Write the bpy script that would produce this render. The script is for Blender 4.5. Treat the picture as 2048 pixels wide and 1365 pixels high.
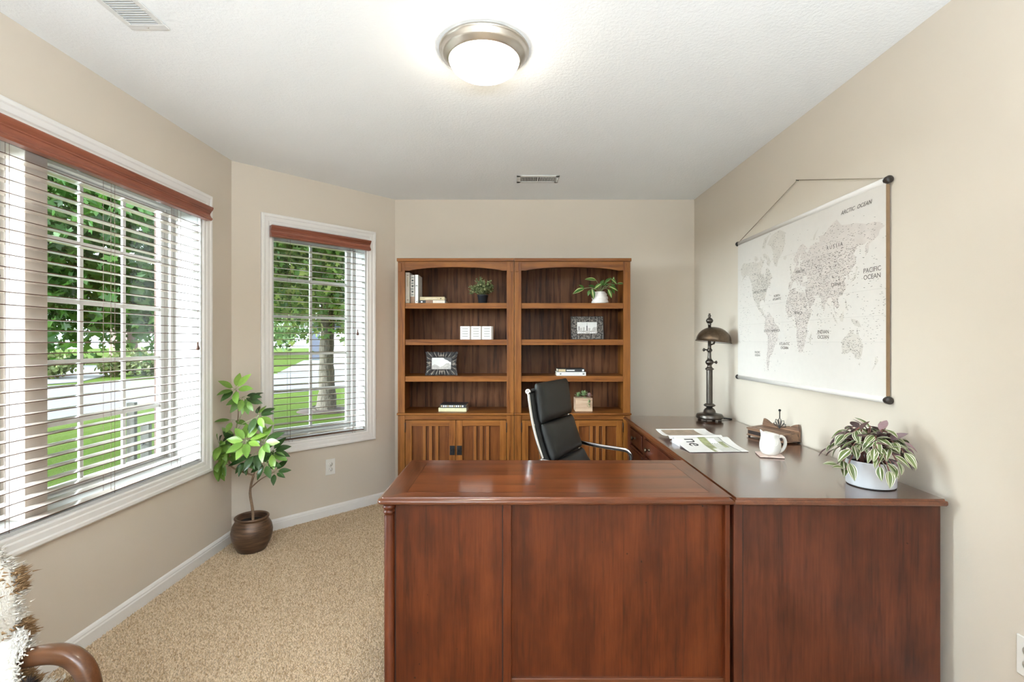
import bpy, bmesh, math, random
import numpy as np
from mathutils import Vector, Matrix, noise
from mathutils.geometry import tessellate_polygon

# ------------------------------------------------------------------ scene, camera, light
for o in list(bpy.data.objects):
    bpy.data.objects.remove(o)
scene = bpy.context.scene
COL = scene.collection
PI = math.pi
F, CXP, CYP, CZ = 980.0, 1023.0, 682.0, 1.285      # focal length in pixels, centre, camera height


def at(px, py, Y):
    """pixel of the photograph at depth Y -> point"""
    return Vector(((px - CXP) * Y / F, Y, CZ - (py - CYP) * Y / F))


cam_d = bpy.data.cameras.new('camera')
cam_d.sensor_width = 36.0
cam_d.lens = F / 2048.0 * 36.0
cam_d.clip_start = 0.02
cam_d.clip_end = 300
cam = bpy.data.objects.new('camera', cam_d)
COL.objects.link(cam)
cam.location = (0, 0, CZ)
cam.rotation_euler = (PI / 2, 0, 0)
scene.camera = cam

world = bpy.data.worlds.new('world')
scene.world = world
world.use_nodes = True
bg = world.node_tree.nodes['Background']
bg.inputs['Color'].default_value = (0.76, 0.89, 1.0, 1)
bg.inputs['Strength'].default_value = 2.6

sun_d = bpy.data.lights.new('sun', 'SUN')
sun_d.energy = 30.0
sun_d.angle = math.radians(60)
sun_d.color = (0.80, 0.92, 1.0)
sun = bpy.data.objects.new('sun', sun_d)
COL.objects.link(sun)
_d = Vector((0.84, 0.56, -0.15)).normalized()
sun.rotation_euler = _d.to_track_quat('-Z', 'Y').to_euler()
sun.location = (-20, -4, 12)

LAMP_EMIT = 25.0      # ceiling light of the room
HALL_FILL_EMIT = 30.0      # two ceiling lights added in the unseen hall as fill
FILL_TORCH_EMIT = 640.0    # two uplighters added behind the camera as unseen fill

vs = scene.view_settings
scene.display_settings.display_device = 'sRGB'
vs.view_transform = 'Standard'
vs.look = 'None'
vs.exposure = 0.74
vs.gamma = 1.0
vs.use_curve_mapping = False

R = random.Random(11)

# ------------------------------------------------------------------ materials


def s2l(c):
    return tuple(((v / 255.0) / 12.92 if v / 255.0 <= 0.04045 else ((v / 255.0 + 0.055) / 1.055) ** 2.4) for v in c)


def lin(c):
    c = s2l(c)
    return (c[0], c[1], c[2], 1.0)


def new_mat(name):
    m = bpy.data.materials.new(name)
    m.use_nodes = True
    nt = m.node_tree
    b = nt.nodes['Principled BSDF']
    return m, nt, b


def N(nt, typ, **kw):
    n = nt.nodes.new(typ)
    for k, v in kw.items():
        setattr(n, k, v)
    return n


def coords(nt, scale=(1, 1, 1), random_offset=False, rot=(0, 0, 0)):
    tc = N(nt, 'ShaderNodeTexCoord')
    mp = N(nt, 'ShaderNodeMapping')
    mp.inputs['Scale'].default_value = scale
    mp.inputs['Rotation'].default_value = rot
    src = tc.outputs['Object']
    if random_offset:
        oi = N(nt, 'ShaderNodeObjectInfo')
        ml = N(nt, 'ShaderNodeMath', operation='MULTIPLY')
        ml.inputs[1].default_value = 37.0
        nt.links.new(oi.outputs['Random'], ml.inputs[0])
        ad = N(nt, 'ShaderNodeVectorMath', operation='ADD')
        nt.links.new(src, ad.inputs[0])
        nt.links.new(ml.outputs[0], ad.inputs[1])
        src = ad.outputs[0]
    nt.links.new(src, mp.inputs['Vector'])
    return mp.outputs['Vector']


def tex_noise(nt, vec, scale, detail=3.0, rough=0.55, dist=0.0):
    n = N(nt, 'ShaderNodeTexNoise')
    n.inputs['Scale'].default_value = scale
    n.inputs['Detail'].default_value = detail
    n.inputs['Roughness'].default_value = rough
    n.inputs['Distortion'].default_value = dist
    if vec is not None:
        nt.links.new(vec, n.inputs['Vector'])
    return n.outputs['Fac']


def ramp(nt, fac, stops):
    r = N(nt, 'ShaderNodeValToRGB')
    el = r.color_ramp.elements
    while len(el) > 2:
        el.remove(el[-1])
    for i, (p, c) in enumerate(stops):
        e = el[i] if i < 2 else el.new(p)
        e.position = p
        e.color = c
    nt.links.new(fac, r.inputs['Fac'])
    return r.outputs['Color']


def bump(nt, b, height, strength=0.2, dist=0.01):
    bn = N(nt, 'ShaderNodeBump')
    bn.inputs['Strength'].default_value = strength
    bn.inputs['Distance'].default_value = dist
    nt.links.new(height, bn.inputs['Height'])
    nt.links.new(bn.outputs['Normal'], b.inputs['Normal'])


def mixc(nt, a, bcol, fac, mode='MIX'):
    m = N(nt, 'ShaderNodeMix', data_type='RGBA', blend_type=mode)
    for sock, val in ((m.inputs['Factor'], fac), (m.inputs['A'], a), (m.inputs['B'], bcol)):
        if hasattr(val, 'is_linked'):
            nt.links.new(val, sock)
        else:
            sock.default_value = val
    return m.outputs['Result']


def plain(name, rgb, rough=0.5, metal=0.0, spec=0.5, coat=0.0, var=0.06, vscale=30.0, bmp=0.0, bscale=200.0, aniso=0.0):
    """solid colour with a slight procedural variation"""
    m, nt, b = new_mat(name)
    c = lin(rgb)
    v = coords(nt)
    f = tex_noise(nt, v, vscale, 3)
    lo = tuple(x * (1 - var) for x in c[:3]) + (1,)
    hi = tuple(min(1, x * (1 + var)) for x in c[:3]) + (1,)
    nt.links.new(ramp(nt, f, [(0.3, lo), (0.7, hi)]), b.inputs['Base Color'])
    b.inputs['Roughness'].default_value = rough
    b.inputs['Metallic'].default_value = metal
    b.inputs['Specular IOR Level'].default_value = spec
    b.inputs['Coat Weight'].default_value = coat
    b.inputs['Coat Roughness'].default_value = 0.08
    if bmp:
        bump(nt, b, tex_noise(nt, v, bscale, 2), bmp, 0.004)
    return m


def wood(name, dark, mid, light, axis='z', rough=0.35, coat=0.3, fig=5.0, contrast=1.0, fine=160.0, blotch=0.25, specks=False, coat_rough=0.12, rot=0.0, spec=0.5, prof='SAW', wdist=5.0, streak=22.0):
    """stretched-noise wood; axis = direction of the grain"""
    m, nt, b = new_mat(name)
    k = 0.055
    sc = {'x': (k, 1, 1), 'y': (1, k, 1), 'z': (1, 1, k)}[axis]
    rv = (0, 0, rot)
    vg = coords(nt, sc, True, rv)
    # cathedral figure
    w = N(nt, 'ShaderNodeTexWave', wave_type='RINGS', rings_direction={'x': 'X', 'y': 'Y', 'z': 'Z'}[axis], wave_profile=prof)
    w.inputs['Scale'].default_value = fig
    w.inputs['Distortion'].default_value = wdist
    w.inputs['Detail'].default_value = 3.0
    w.inputs['Detail Scale'].default_value = 1.5
    nt.links.new(vg, w.inputs['Vector'])
    f1 = tex_noise(nt, vg, fine, 4, 0.6)
    f2 = tex_noise(nt, vg, streak, 4, 0.6, 0.4)
    a = N(nt, 'ShaderNodeMath', operation='MULTIPLY_ADD')
    a.inputs[1].default_value = 0.35 * contrast
    nt.links.new(w.outputs['Fac'], a.inputs[0])
    a2 = N(nt, 'ShaderNodeMath', operation='MULTIPLY_ADD')
    a2.inputs[1].default_value = 0.45
    nt.links.new(f1, a2.inputs[0])
    a3 = N(nt, 'ShaderNodeMath', operation='MULTIPLY')
    a3.inputs[1].default_value = 0.55
    nt.links.new(f2, a3.inputs[0])
    nt.links.new(a3.outputs[0], a2.inputs[2])
    nt.links.new(a2.outputs[0], a.inputs[2])
    base = 0.32 + 0.10 * contrast
    col = ramp(nt, a.outputs[0], [(base, lin(dark)), (base + 0.32, lin(light)), (base + 0.14, lin(mid))])
    vb = coords(nt, (1, 1, 1) if axis != 'z' else (1.6, 1.6, 0.7), True)
    bl = tex_noise(nt, vb, 4.5, 3, 0.6)
    col = mixc(nt, col, ramp(nt, bl, [(0.35, (1 - blotch, 1 - blotch * 1.15, 1 - blotch * 1.3, 1)), (0.62, (1, 1, 1, 1))]), 1.0, 'MULTIPLY')
    if specks:
        sp = tex_noise(nt, coords(nt, (1, 1, 1), True), 46.0, 2, 0.5)
        col = mixc(nt, col, ramp(nt, sp, [(0.205, (0.25, 0.2, 0.2, 1)), (0.235, (1, 1, 1, 1))]), 1.0, 'MULTIPLY')
    nt.links.new(col, b.inputs['Base Color'])
    b.inputs['Roughness'].default_value = rough
    b.inputs['Specular IOR Level'].default_value = spec
    b.inputs['Coat Weight'].default_value = coat
    b.inputs['Coat Roughness'].default_value = coat_rough
    bump(nt, b, f1, 0.06, 0.002)
    return m


def island_mat(name, cols, rough=0.7, transl=0.0, spec=0.3):
    """colour picked per mesh island (leaf, tuft)"""
    m, nt, b = new_mat(name)
    g = N(nt, 'ShaderNodeNewGeometry')
    n = len(cols)
    col = ramp(nt, g.outputs['Random Per Island'], [(i / max(1, n - 1), lin(c)) for i, c in enumerate(cols)][:2] + [(i / (n - 1), lin(c)) for i, c in enumerate(cols)][2:])
    nt.links.new(col, b.inputs['Base Color'])
    b.inputs['Roughness'].default_value = rough
    b.inputs['Specular IOR Level'].default_value = spec
    if transl:
        tr = N(nt, 'ShaderNodeBsdfTranslucent')
        nt.links.new(col, tr.inputs['Color'])
        mx = N(nt, 'ShaderNodeMixShader')
        mx.inputs['Fac'].default_value = transl
        out = nt.nodes['Material Output']
        nt.links.new(b.outputs[0], mx.inputs[1])
        nt.links.new(tr.outputs[0], mx.inputs[2])
        nt.links.new(mx.outputs[0], out.inputs['Surface'])
    return m


def leaf_mat(name, rgb, rough=0.35, var=0.25, transl=0.15):
    """leaf colour varying from object to object and along the blade"""
    m, nt, b = new_mat(name)
    oi = N(nt, 'ShaderNodeObjectInfo')
    c = s2l(rgb)
    lo = (c[0] * (1 - var), c[1] * (1 - var * 0.8), c[2] * (1 - var), 1)
    hi = (min(1, c[0] * (1 + var)), min(1, c[1] * (1 + var * 0.8)), min(1, c[2] * (1 + var * 0.6)), 1)
    col = ramp(nt, oi.outputs['Random'], [(0.1, lo), (0.9, hi)])
    f = tex_noise(nt, coords(nt, (1, 1, 1), True), 60, 3)
    col = mixc(nt, col, ramp(nt, f, [(0.3, (0.82, 0.85, 0.8, 1)), (0.7, (1, 1, 1, 1))]), 1.0, 'MULTIPLY')
    nt.links.new(col, b.inputs['Base Color'])
    b.inputs['Roughness'].default_value = rough
    if transl:
        tr = N(nt, 'ShaderNodeBsdfTranslucent')
        nt.links.new(col, tr.inputs['Color'])
        mx = N(nt, 'ShaderNodeMixShader')
        mx.inputs['Fac'].default_value = transl
        nt.links.new(b.outputs[0], mx.inputs[1])
        nt.links.new(tr.outputs[0], mx.inputs[2])
        nt.links.new(mx.outputs[0], nt.nodes['Material Output'].inputs['Surface'])
    return m


M = {}
# wall paint, ceiling, trim
def paint(name, rgb, rough, bs, bstr, scale):
    m, nt, b = new_mat(name)
    v = coords(nt)
    c = lin(rgb)
    f = tex_noise(nt, v, 3.0, 2)
    nt.links.new(ramp(nt, f, [(0.3, tuple(x * 0.985 for x in c[:3]) + (1,)), (0.7, c)]), b.inputs['Base Color'])
    b.inputs['Roughness'].default_value = rough
    b.inputs['Specular IOR Level'].default_value = 0.3
    n1 = tex_noise(nt, v, scale, 3, 0.6)
    bump(nt, b, n1, bstr, bs)
    return m


M['wall'] = paint('beige_wall_paint', (214, 202, 186), 0.62, 0.002, 0.12, 260)
M['ceiling'] = paint('textured_white_ceiling', (246, 247, 247), 0.8, 0.008, 0.28, 85)
M['trim'] = plain('white_trim_paint', (233, 229, 224), 0.35, var=0.01)
M['vinyl'] = plain('white_vinyl', (196, 195, 192), 0.3, var=0.01)
M['mullion'] = plain('mullion_shade_tint', (212, 202, 192), 0.45, var=0.02)  # white post, its taupe shade put into the colour
M['vent'] = plain('white_enamel', (222, 221, 218), 0.4, var=0.01)
M['dark'] = plain('dark_cavity', (38, 37, 36), 0.8)
M['plastic_white'] = plain('white_plastic', (232, 228, 220), 0.35, var=0.01)
M['slat'] = wood('blind_slat_painted_glare', (190, 172, 160), (212, 198, 188), (222, 210, 202), 'x', 0.22, 0.6, fig=2, contrast=0.2, blotch=0.05)  # brown slats given pale faces: daylight glare put into the colour
M['slat_edge'] = plain('blind_slat_edge', (92, 62, 50), 0.4, var=0.1)
M['valance'] = wood('valance_cherry', (112, 62, 46), (138, 78, 58), (152, 90, 68), 'x', 0.4, 0.25, fig=3, contrast=0.5, blotch=0.12)
M['rail'] = wood('rail_walnut', (62, 34, 22), (84, 48, 32), (98, 58, 38), 'x', 0.4, 0.2, fig=3, contrast=0.5)
M['cord'] = plain('blind_cord', (120, 96, 84), 0.8)
M['oak'] = wood('golden_oak', (84, 44, 13), (122, 70, 24), (142, 88, 35), 'z', 0.45, 0.08, fig=6, contrast=0.5, blotch=0.18, spec=0.25, prof='SIN', wdist=9, streak=40)
M['oak_x'] = wood('golden_oak_rail', (84, 44, 13), (122, 70, 24), (142, 88, 35), 'x', 0.45, 0.08, fig=6, contrast=0.5, blotch=0.18, spec=0.25, prof='SIN', wdist=9, streak=40)
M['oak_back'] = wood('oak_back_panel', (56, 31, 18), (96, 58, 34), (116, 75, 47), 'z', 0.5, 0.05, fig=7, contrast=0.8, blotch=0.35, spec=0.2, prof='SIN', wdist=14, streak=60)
M['oak_light'] = wood('oak_batten_highlight', (108, 62, 22), (130, 78, 32), (142, 88, 38), 'z', 0.42, 0.1, fig=3, contrast=0.2, blotch=0.08, spec=0.3, prof='SIN', wdist=8, streak=70)  # highlight on the battens put into a lighter oak
M['oak_panel'] = wood('oak_panel_shaded', (72, 36, 12), (104, 56, 20), (116, 66, 26), 'z', 0.45, 0.08, fig=5, contrast=0.4, blotch=0.2, spec=0.25, prof='SIN', wdist=10, streak=50)  # shade of the recessed panels put into a darker oak
M['cherry'] = wood('desk_cherry', (64, 26, 9), (89, 38, 13), (103, 48, 19), 'z', 0.42, 0.12, fig=3, contrast=0.2, blotch=0.42, specks=True, spec=0.3, prof='SIN', wdist=12, streak=48)
M['cherry_x'] = wood('desk_cherry_rail', (74, 36, 18), (100, 52, 27), (118, 64, 36), 'x', 0.3, 0.5, fig=3, contrast=0.4, blotch=0.3, specks=True)
M['cherry_y'] = wood('desk_cherry_band', (66, 34, 18), (92, 48, 26), (108, 60, 34), 'y', 0.28, 0.6, fig=3, contrast=0.4, blotch=0.25, coat_rough=0.10)
M['top_a'] = wood('desk_veneer_a', (84, 40, 18), (112, 56, 26), (130, 70, 34), 'x', 0.28, 0.7, fig=4, contrast=0.7, blotch=0.3, coat_rough=0.10, rot=0.35)
M['top_b'] = wood('desk_veneer_b', (76, 36, 17), (104, 52, 25), (122, 66, 34), 'x', 0.28, 0.7, fig=4, contrast=0.7, blotch=0.3, coat_rough=0.10, rot=-0.35)
M['return_top'] = wood('return_veneer', (58, 32, 20), (78, 44, 27), (92, 54, 34), 'y', 0.26, 1.0, fig=3, contrast=0.4, blotch=0.2, coat_rough=0.14)
M['return_dark'] = wood('return_cherry', (56, 22, 11), (78, 34, 17), (92, 44, 24), 'z', 0.42, 0.15, fig=3, contrast=0.2, blotch=0.45, specks=True, spec=0.35, prof='SIN', wdist=12, streak=40)
M['groove_and_shade'] = plain('dark_groove_and_shade', (34, 18, 12), 0.7)  # real grooves, and shadow lines drawn beside the door battens
M['inlay'] = plain('dark_inlay', (58, 28, 14), 0.4)
M['iron'] = plain('black_iron', (38, 37, 38), 0.45, 0.6, bmp=0.2, bscale=300)
M['nickel'] = plain('brushed_nickel', (196, 190, 182), 0.32, 1.0, var=0.03)
M['chrome'] = plain('chrome', (225, 225, 226), 0.07, 1.0, var=0.01)
M['leather'] = plain('black_leather', (36, 36, 34), 0.46, 0.0, 0.4, bmp=0.15, bscale=420, var=0.1)
M['leather_side'] = plain('black_leather_side', (44, 46, 50), 0.36, 0.0, 0.6, bmp=0.1, bscale=420)
M['bronze'] = plain('aged_bronze', (104, 88, 72), 0.32, 0.9, var=0.15, vscale=60)
M['steel_dark'] = plain('gunmetal', (88, 82, 76), 0.30, 0.9, var=0.12, vscale=40)
M['white_enamel'] = plain('white_lamp_enamel', (238, 236, 232), 0.4)
M['black'] = plain('black_plastic', (26, 26, 27), 0.5)
M['ceramic'] = plain('white_ceramic', (236, 232, 224), 0.22, coat=0.4, var=0.02)
M['ceramic_matte'] = plain('white_matte_ceramic', (232, 226, 220), 0.55, var=0.03)
M['pot_white'] = plain('white_metal_pot', (222, 224, 228), 0.4, var=0.02)
M['pot_black'] = plain('black_nursery_pot', (36, 40, 46), 0.35)
M['soil'] = plain('potting_soil', (34, 26, 20), 0.95, var=0.4, vscale=120, bmp=0.8, bscale=150)
M['canvas'] = plain('map_canvas', (216, 209, 201), 0.8, var=0.015, bmp=0.05, bscale=700)
M['canvas_sleeve'] = plain('map_rod_sleeve', (214, 208, 201), 0.7, var=0.01)
M['map_edge'] = plain('brown_map_edge', (132, 106, 78), 0.7)
M['land'] = plain('map_land_beige', (207, 199, 189), 0.8, var=0.06, vscale=14)
M['land_b'] = plain('map_land_pink', (208, 198, 190), 0.8, var=0.06, vscale=14)
M['ink'] = plain('map_ink', (98, 91, 85), 0.8, var=0.3)
M['ink_light'] = plain('map_ink_light', (188, 180, 172), 0.8)
M['ink_line'] = plain('map_grid_line', (198, 191, 183), 0.8)
M['string'] = plain('jute_cord', (150, 138, 118), 0.9)
M['knob'] = plain('dark_wood_knob', (44, 38, 34), 0.4)

# ------------------------------------------------------------------ mesh helpers


class MB:
    def __init__(self):
        self.v, self.f, self.m, self.s = [], [], [], []

    def add(self, vs, fs, mi=0, smooth=False, mat=None):
        o = len(self.v)
        if mat is not None:
            vs = [tuple(mat @ Vector(p)) for p in vs]
        self.v += [tuple(p) for p in vs]
        for f in fs:
            self.f.append(tuple(i + o for i in f))
            self.m.append(mi)
            self.s.append(smooth)
        return self

    def box(self, x0, x1, y0, y1, z0, z1, mi=0, mat=None):
        vs = [(x, y, z) for z in (z0, z1) for y in (y0, y1) for x in (x0, x1)]
        fs = [(0, 2, 3, 1), (4, 5, 7, 6), (0, 1, 5, 4), (2, 6, 7, 3), (0, 4, 6, 2), (1, 3, 7, 5)]
        return self.add(vs, fs, mi, False, mat)

    def lathe(self, prof, n=32, mi=0, mat=None, smooth=True, cap=True):
        vs, fs = [], []
        for r, z in prof:
            for i in range(n):
                a = 2 * PI * i / n
                vs.append((r * math.cos(a), r * math.sin(a), z))
        for j in range(len(prof) - 1):
            for i in range(n):
                k = (i + 1) % n
                fs.append((j * n + i, j * n + k, (j + 1) * n + k, (j + 1) * n + i))
        if cap:
            if prof[0][0] > 1e-6:
                fs.append(tuple(range(n - 1, -1, -1)))
            if prof[-1][0] > 1e-6:
                fs.append(tuple((len(prof) - 1) * n + i for i in range(n)))
        return self.add(vs, fs, mi, smooth, mat)

    def tube(self, pts, rad, n=8, mi=0, mat=None, flat=1.0, up=(0, 0, 1), closed=False):
        pts = [Vector(p) for p in pts]
        k = len(pts)
        rads = rad if isinstance(rad, (list, tuple)) else [rad] * k
        vs, fs = [], []
        prev = None
        for i, p in enumerate(pts):
            if closed:
                t = pts[(i + 1) % k] - pts[(i - 1) % k]
            else:
                t = pts[min(i + 1, k - 1)] - pts[max(i - 1, 0)]
            t.normalize()
            if prev is None:
                u = Vector(up)
                if abs(t.dot(u)) > 0.95:
                    u = Vector((1, 0, 0))
                a = t.cross(u).normalized()
            else:
                a = (prev - t * prev.dot(t)).normalized()
            prev = a
            b = t.cross(a)
            for q in range(n):
                g = 2 * PI * q / n
                vs.append(p + a * (math.cos(g) * rads[i]) + b * (math.sin(g) * rads[i] * flat))
        m = k if closed else k - 1
        for i in range(m):
            j = (i + 1) % k
            for q in range(n):
                w = (q + 1) % n
                fs.append((i * n + q, i * n + w, j * n + w, j * n + q))
        if not closed:
            fs.append(tuple(range(n - 1, -1, -1)))
            fs.append(tuple((k - 1) * n + q for q in range(n)))
        return self.add(vs, fs, mi, True, mat)

    def prism(self, poly, d0, d1, mat=None, mi=0, smooth=False):
        """2D outline (a, b) -> (a, d, b) extruded along y from d0 to d1"""
        n = len(poly)
        vs = [(a, d0, b) for a, b in poly] + [(a, d1, b) for a, b in poly]
        tri = tessellate_polygon([[Vector((a, b, 0)) for a, b in poly]])
        fs = [tuple(t) for t in tri] + [tuple(i + n for i in reversed(t)) for t in tri]
        self.add(vs, fs, mi, False, mat)
        o = len(self.v) - 2 * n
        for i in range(n):
            k = (i + 1) % n
            self.f.append((o + i, o + k, o + n + k, o + n + i))
            self.m.append(mi)
            self.s.append(smooth)
        return self

    def build(self, name, mats, parent=None, bevel=0.0, seg=2, fix=True, sub=0):
        me = bpy.data.meshes.new(name)
        me.from_pydata(self.v, [], self.f)
        if not isinstance(mats, (list, tuple)):
            mats = [mats]
        for m in mats:
            me.materials.append(M[m] if isinstance(m, str) else m)
        me.polygons.foreach_set('material_index', self.m)
        me.polygons.foreach_set('use_smooth', self.s)
        if fix:
            bm = bmesh.new()
            bm.from_mesh(me)
            bmesh.ops.recalc_face_normals(bm, faces=bm.faces)
            bm.to_mesh(me)
            bm.free()
        me.update()
        o = bpy.data.objects.new(name, me)
        COL.objects.link(o)
        if parent is not None:
            o.parent = parent
        if bevel:
            md = o.modifiers.new('bevel', 'BEVEL')
            md.width = bevel
            md.segments = seg
            md.limit_method = 'ANGLE'
            md.angle_limit = math.radians(40)
        if sub:
            md = o.modifiers.new('sub', 'SUBSURF')
            md.levels = sub
            md.render_levels = sub
        return o


def fast_mesh(name, verts, faces_n, nper, mat, parent=None, mat_idx=None, mats=None):
    """verts (n,3) array; every face has nper consecutive loops given in faces_n (m,nper)"""
    me = bpy.data.meshes.new(name)
    me.vertices.add(len(verts))
    me.vertices.foreach_set('co', np.asarray(verts, dtype=np.float32).ravel())
    m = len(faces_n)
    me.loops.add(m * nper)
    me.polygons.add(m)
    me.loops.foreach_set('vertex_index', np.asarray(faces_n, dtype=np.int32).ravel())
    me.polygons.foreach_set('loop_start', np.arange(0, m * nper, nper, dtype=np.int32))
    if mats:
        for q in mats:
            me.materials.append(q)
        me.polygons.foreach_set('material_index', np.asarray(mat_idx, dtype=np.int32))
    else:
        me.materials.append(mat)
    me.update(calc_edges=True)
    me.validate()
    o = bpy.data.objects.new(name, me)
    COL.objects.link(o)
    if parent is not None:
        o.parent = parent
    return o


def tag(o, label=None, cat=None, group=None, kind=None):
    if label:
        o['label'] = label
    if cat:
        o['category'] = cat
    if group:
        o['group'] = group
    if kind:
        o['kind'] = kind
    return o


def empty(name, loc=(0, 0, 0), rz=0.0, label=None, cat=None, group=None, kind=None):
    o = bpy.data.objects.new(name, None)
    o.empty_display_size = 0.05
    COL.objects.link(o)
    o.location = loc
    o.rotation_euler = (0, 0, rz)
    return tag(o, label, cat, group, kind)


def copy_tree(o, parent=None):
    c = o.copy()
    COL.objects.link(c)
    c.parent = parent
    for ch in [x for x in bpy.data.objects if x.parent == o]:
        copy_tree(ch, c)
    return c


def rbox(x0, x1, y0, y1, z0, z1, name, mat, parent=None, bevel=0.002):
    return MB().box(x0, x1, y0, y1, z0, z1).build(name, mat, parent, bevel)


def text(body, size, mat, parent, mat4, name='lettering', thick=0.0002, shear=0.0):
    cu = bpy.data.curves.new('t', 'FONT')
    cu.body = body
    cu.size = size
    cu.align_x = 'CENTER'
    cu.align_y = 'CENTER'
    cu.shear = shear
    cu.extrude = thick
    cu.resolution_u = 3
    o = bpy.data.objects.new('t', cu)
    COL.objects.link(o)
    bpy.context.view_layer.update()
    me = bpy.data.meshes.new_from_object(o.evaluated_get(bpy.context.evaluated_depsgraph_get()))
    bpy.data.objects.remove(o)
    me.materials.clear()
    me.materials.append(M[mat])
    me.transform(mat4)
    t = bpy.data.objects.new(name, me)
    COL.objects.link(t)
    if parent is not None:
        t.parent = parent
    return t


def basis(o, x, y, z):
    m = Matrix.Identity(4)
    for i, c in enumerate((x, y, z, o)):
        for j in range(3):
            m[j][i] = c[j]
    return m


# ------------------------------------------------------------------ the room
XL, XR, YB, ZC = -1.795, 1.488, 4.0, 2.44
A = Vector((XL, 3.135, 0))
B = Vector((-0.955, YB, 0))
DW = (B - A)
LW = DW.length
RZW = math.atan2(DW.y, DW.x)
YR = -1.0            # rear wall with a wide cased opening into the hall
WT = 0.22
Z0, Z1 = 0.585, 2.070
U0, U1 = 0.99, 2.837          # big window along the left wall (u = Y)
V0, V1 = 0.247, 0.950         # window in the angled wall


def struct(o):
    return tag(o, kind='structure')


def wall_with_opening(name, origin, rz, ua, ub, u0, u1):
    b = MB()
    b.box(ua, ub, 0, WT, 0, Z0).box(ua, ub, 0, WT, Z1, ZC)
    b.box(ua, u0, 0, WT, Z0, Z1).box(u1, ub, 0, WT, Z0, Z1)
    o = b.build(name, 'wall', fix=False)
    o.location = origin
    o.rotation_euler = (0, 0, rz)
    return struct(o)


wall_with_opening('wall_left', (XL, 0, 0), PI / 2, YR, A.y + 0.06, U0, U1)
wall_with_opening('wall_angled', A, RZW, -0.06, LW + 0.06, V0, V1)
struct(MB().box(B.x - 0.08, XR + 0.15, YB, YB + 0.15, 0, ZC).build('wall_back', 'wall'))
struct(MB().box(XR, XR + 0.15, YR, YB, 0, ZC).build('wall_right', 'wall'))
b = MB()
b.box(XL - WT, -1.55, YR - 0.12, YR, 0, ZC).box(1.30, XR + 0.15, YR - 0.12, YR, 0, ZC).box(-1.55, 1.30, YR - 0.12, YR, 2.2, ZC)
struct(b.build('wall_rear', 'wall'))
b = MB()
b.box(-2.6, -2.45, -4.2, YR - 0.12, 0, ZC).box(2.6, 2.75, -4.2, YR - 0.12, 0, ZC)
b.box(-2.6, XL - WT, YR - 0.12, YR, 0, ZC).box(XR + 0.15, 2.75, YR - 0.12, YR, 0, ZC)
b.box(-2.6, -0.9, -4.35, -4.2, 0, ZC).box(0.9, 2.75, -4.35, -4.2, 0, ZC).box(-0.9, 0.9, -4.35, -4.2, 2.1, ZC)
struct(b.build('wall_hall', 'wall'))
# glazed entrance at the end of the hall
d1 = struct(empty('door_1', (0, -4.28, 0)))
for s in (-1, 1):
    b = MB()
    xa, xb = (0.0, 0.9) if s > 0 else (-0.9, 0.0)
    b.box(xa, xa + 0.11, -0.02, 0.02, 0.0, 2.1).box(xb - 0.11, xb, -0.02, 0.02, 0.0, 2.1)
    b.box(xa + 0.11, xb - 0.11, -0.02, 0.02, 0.0, 0.28).box(xa + 0.11, xb - 0.11, -0.02, 0.02, 1.98, 2.1)
    b.build('door_leaf', 'trim', d1)

m, nt, bs = new_mat('window_glass')
gl = N(nt, 'ShaderNodeBsdfGlossy')
gl.inputs['Roughness'].default_value = 0.0
tr = N(nt, 'ShaderNodeBsdfTransparent')
tr.inputs['Color'].default_value = (0.97, 0.985, 0.975, 1)
lw = N(nt, 'ShaderNodeLayerWeight')
pw = N(nt, 'ShaderNodeMath', operation='POWER')
pw.inputs[1].default_value = 4.0
nt.links.new(lw.outputs['Facing'], pw.inputs[0])
fr = N(nt, 'ShaderNodeMath', operation='MULTIPLY_ADD')
fr.inputs[1].default_value = 0.30
fr.inputs[2].default_value = 0.025
nt.links.new(pw.outputs[0], fr.inputs[0])
mx = N(nt, 'ShaderNodeMixShader')
nt.links.new(fr.outputs[0], mx.inputs['Fac'])
nt.links.new(tr.outputs[0], mx.inputs[1])
nt.links.new(gl.outputs[0], mx.inputs[2])
nt.links.new(mx.outputs[0], nt.nodes['Material Output'].inputs['Surface'])
M['glass'] = m
for s in (-1, 1):
    xa, xb = (0.11, 0.79) if s > 0 else (-0.79, -0.11)
    MB().box(xa, xb, -0.003, 0.003, 0.28, 1.98).build('pane', 'glass', d1)

# ceiling and floor (room + hall)
struct(MB().box(-2.75, 2.9, -4.5, YB + 0.3, ZC, ZC + 0.15).build('ceiling', 'ceiling'))

m, nt, bs = new_mat('beige_carpet')
v = coords(nt)
f1 = tex_noise(nt, v, 190, 3, 0.7)
f2 = tex_noise(nt, v, 5, 2)
col = ramp(nt, f1, [(0.32, lin((128, 102, 74))), (0.62, lin((214, 194, 168)))])
col = mixc(nt, col, ramp(nt, f2, [(0.3, (0.9, 0.89, 0.88, 1)), (0.7, (1, 1, 1, 1))]), 1.0, 'MULTIPLY')
nt.links.new(col, bs.inputs['Base Color'])
bs.inputs['Roughness'].default_value = 0.95
bs.inputs['Specular IOR Level'].default_value = 0.1
bump(nt, bs, f1, 0.8, 0.006)
M['carpet'] = m
struct(MB().box(-2.75, 2.9, -4.5, YB + 0.3, -0.12, 0).build('floor', 'carpet'))

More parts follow.
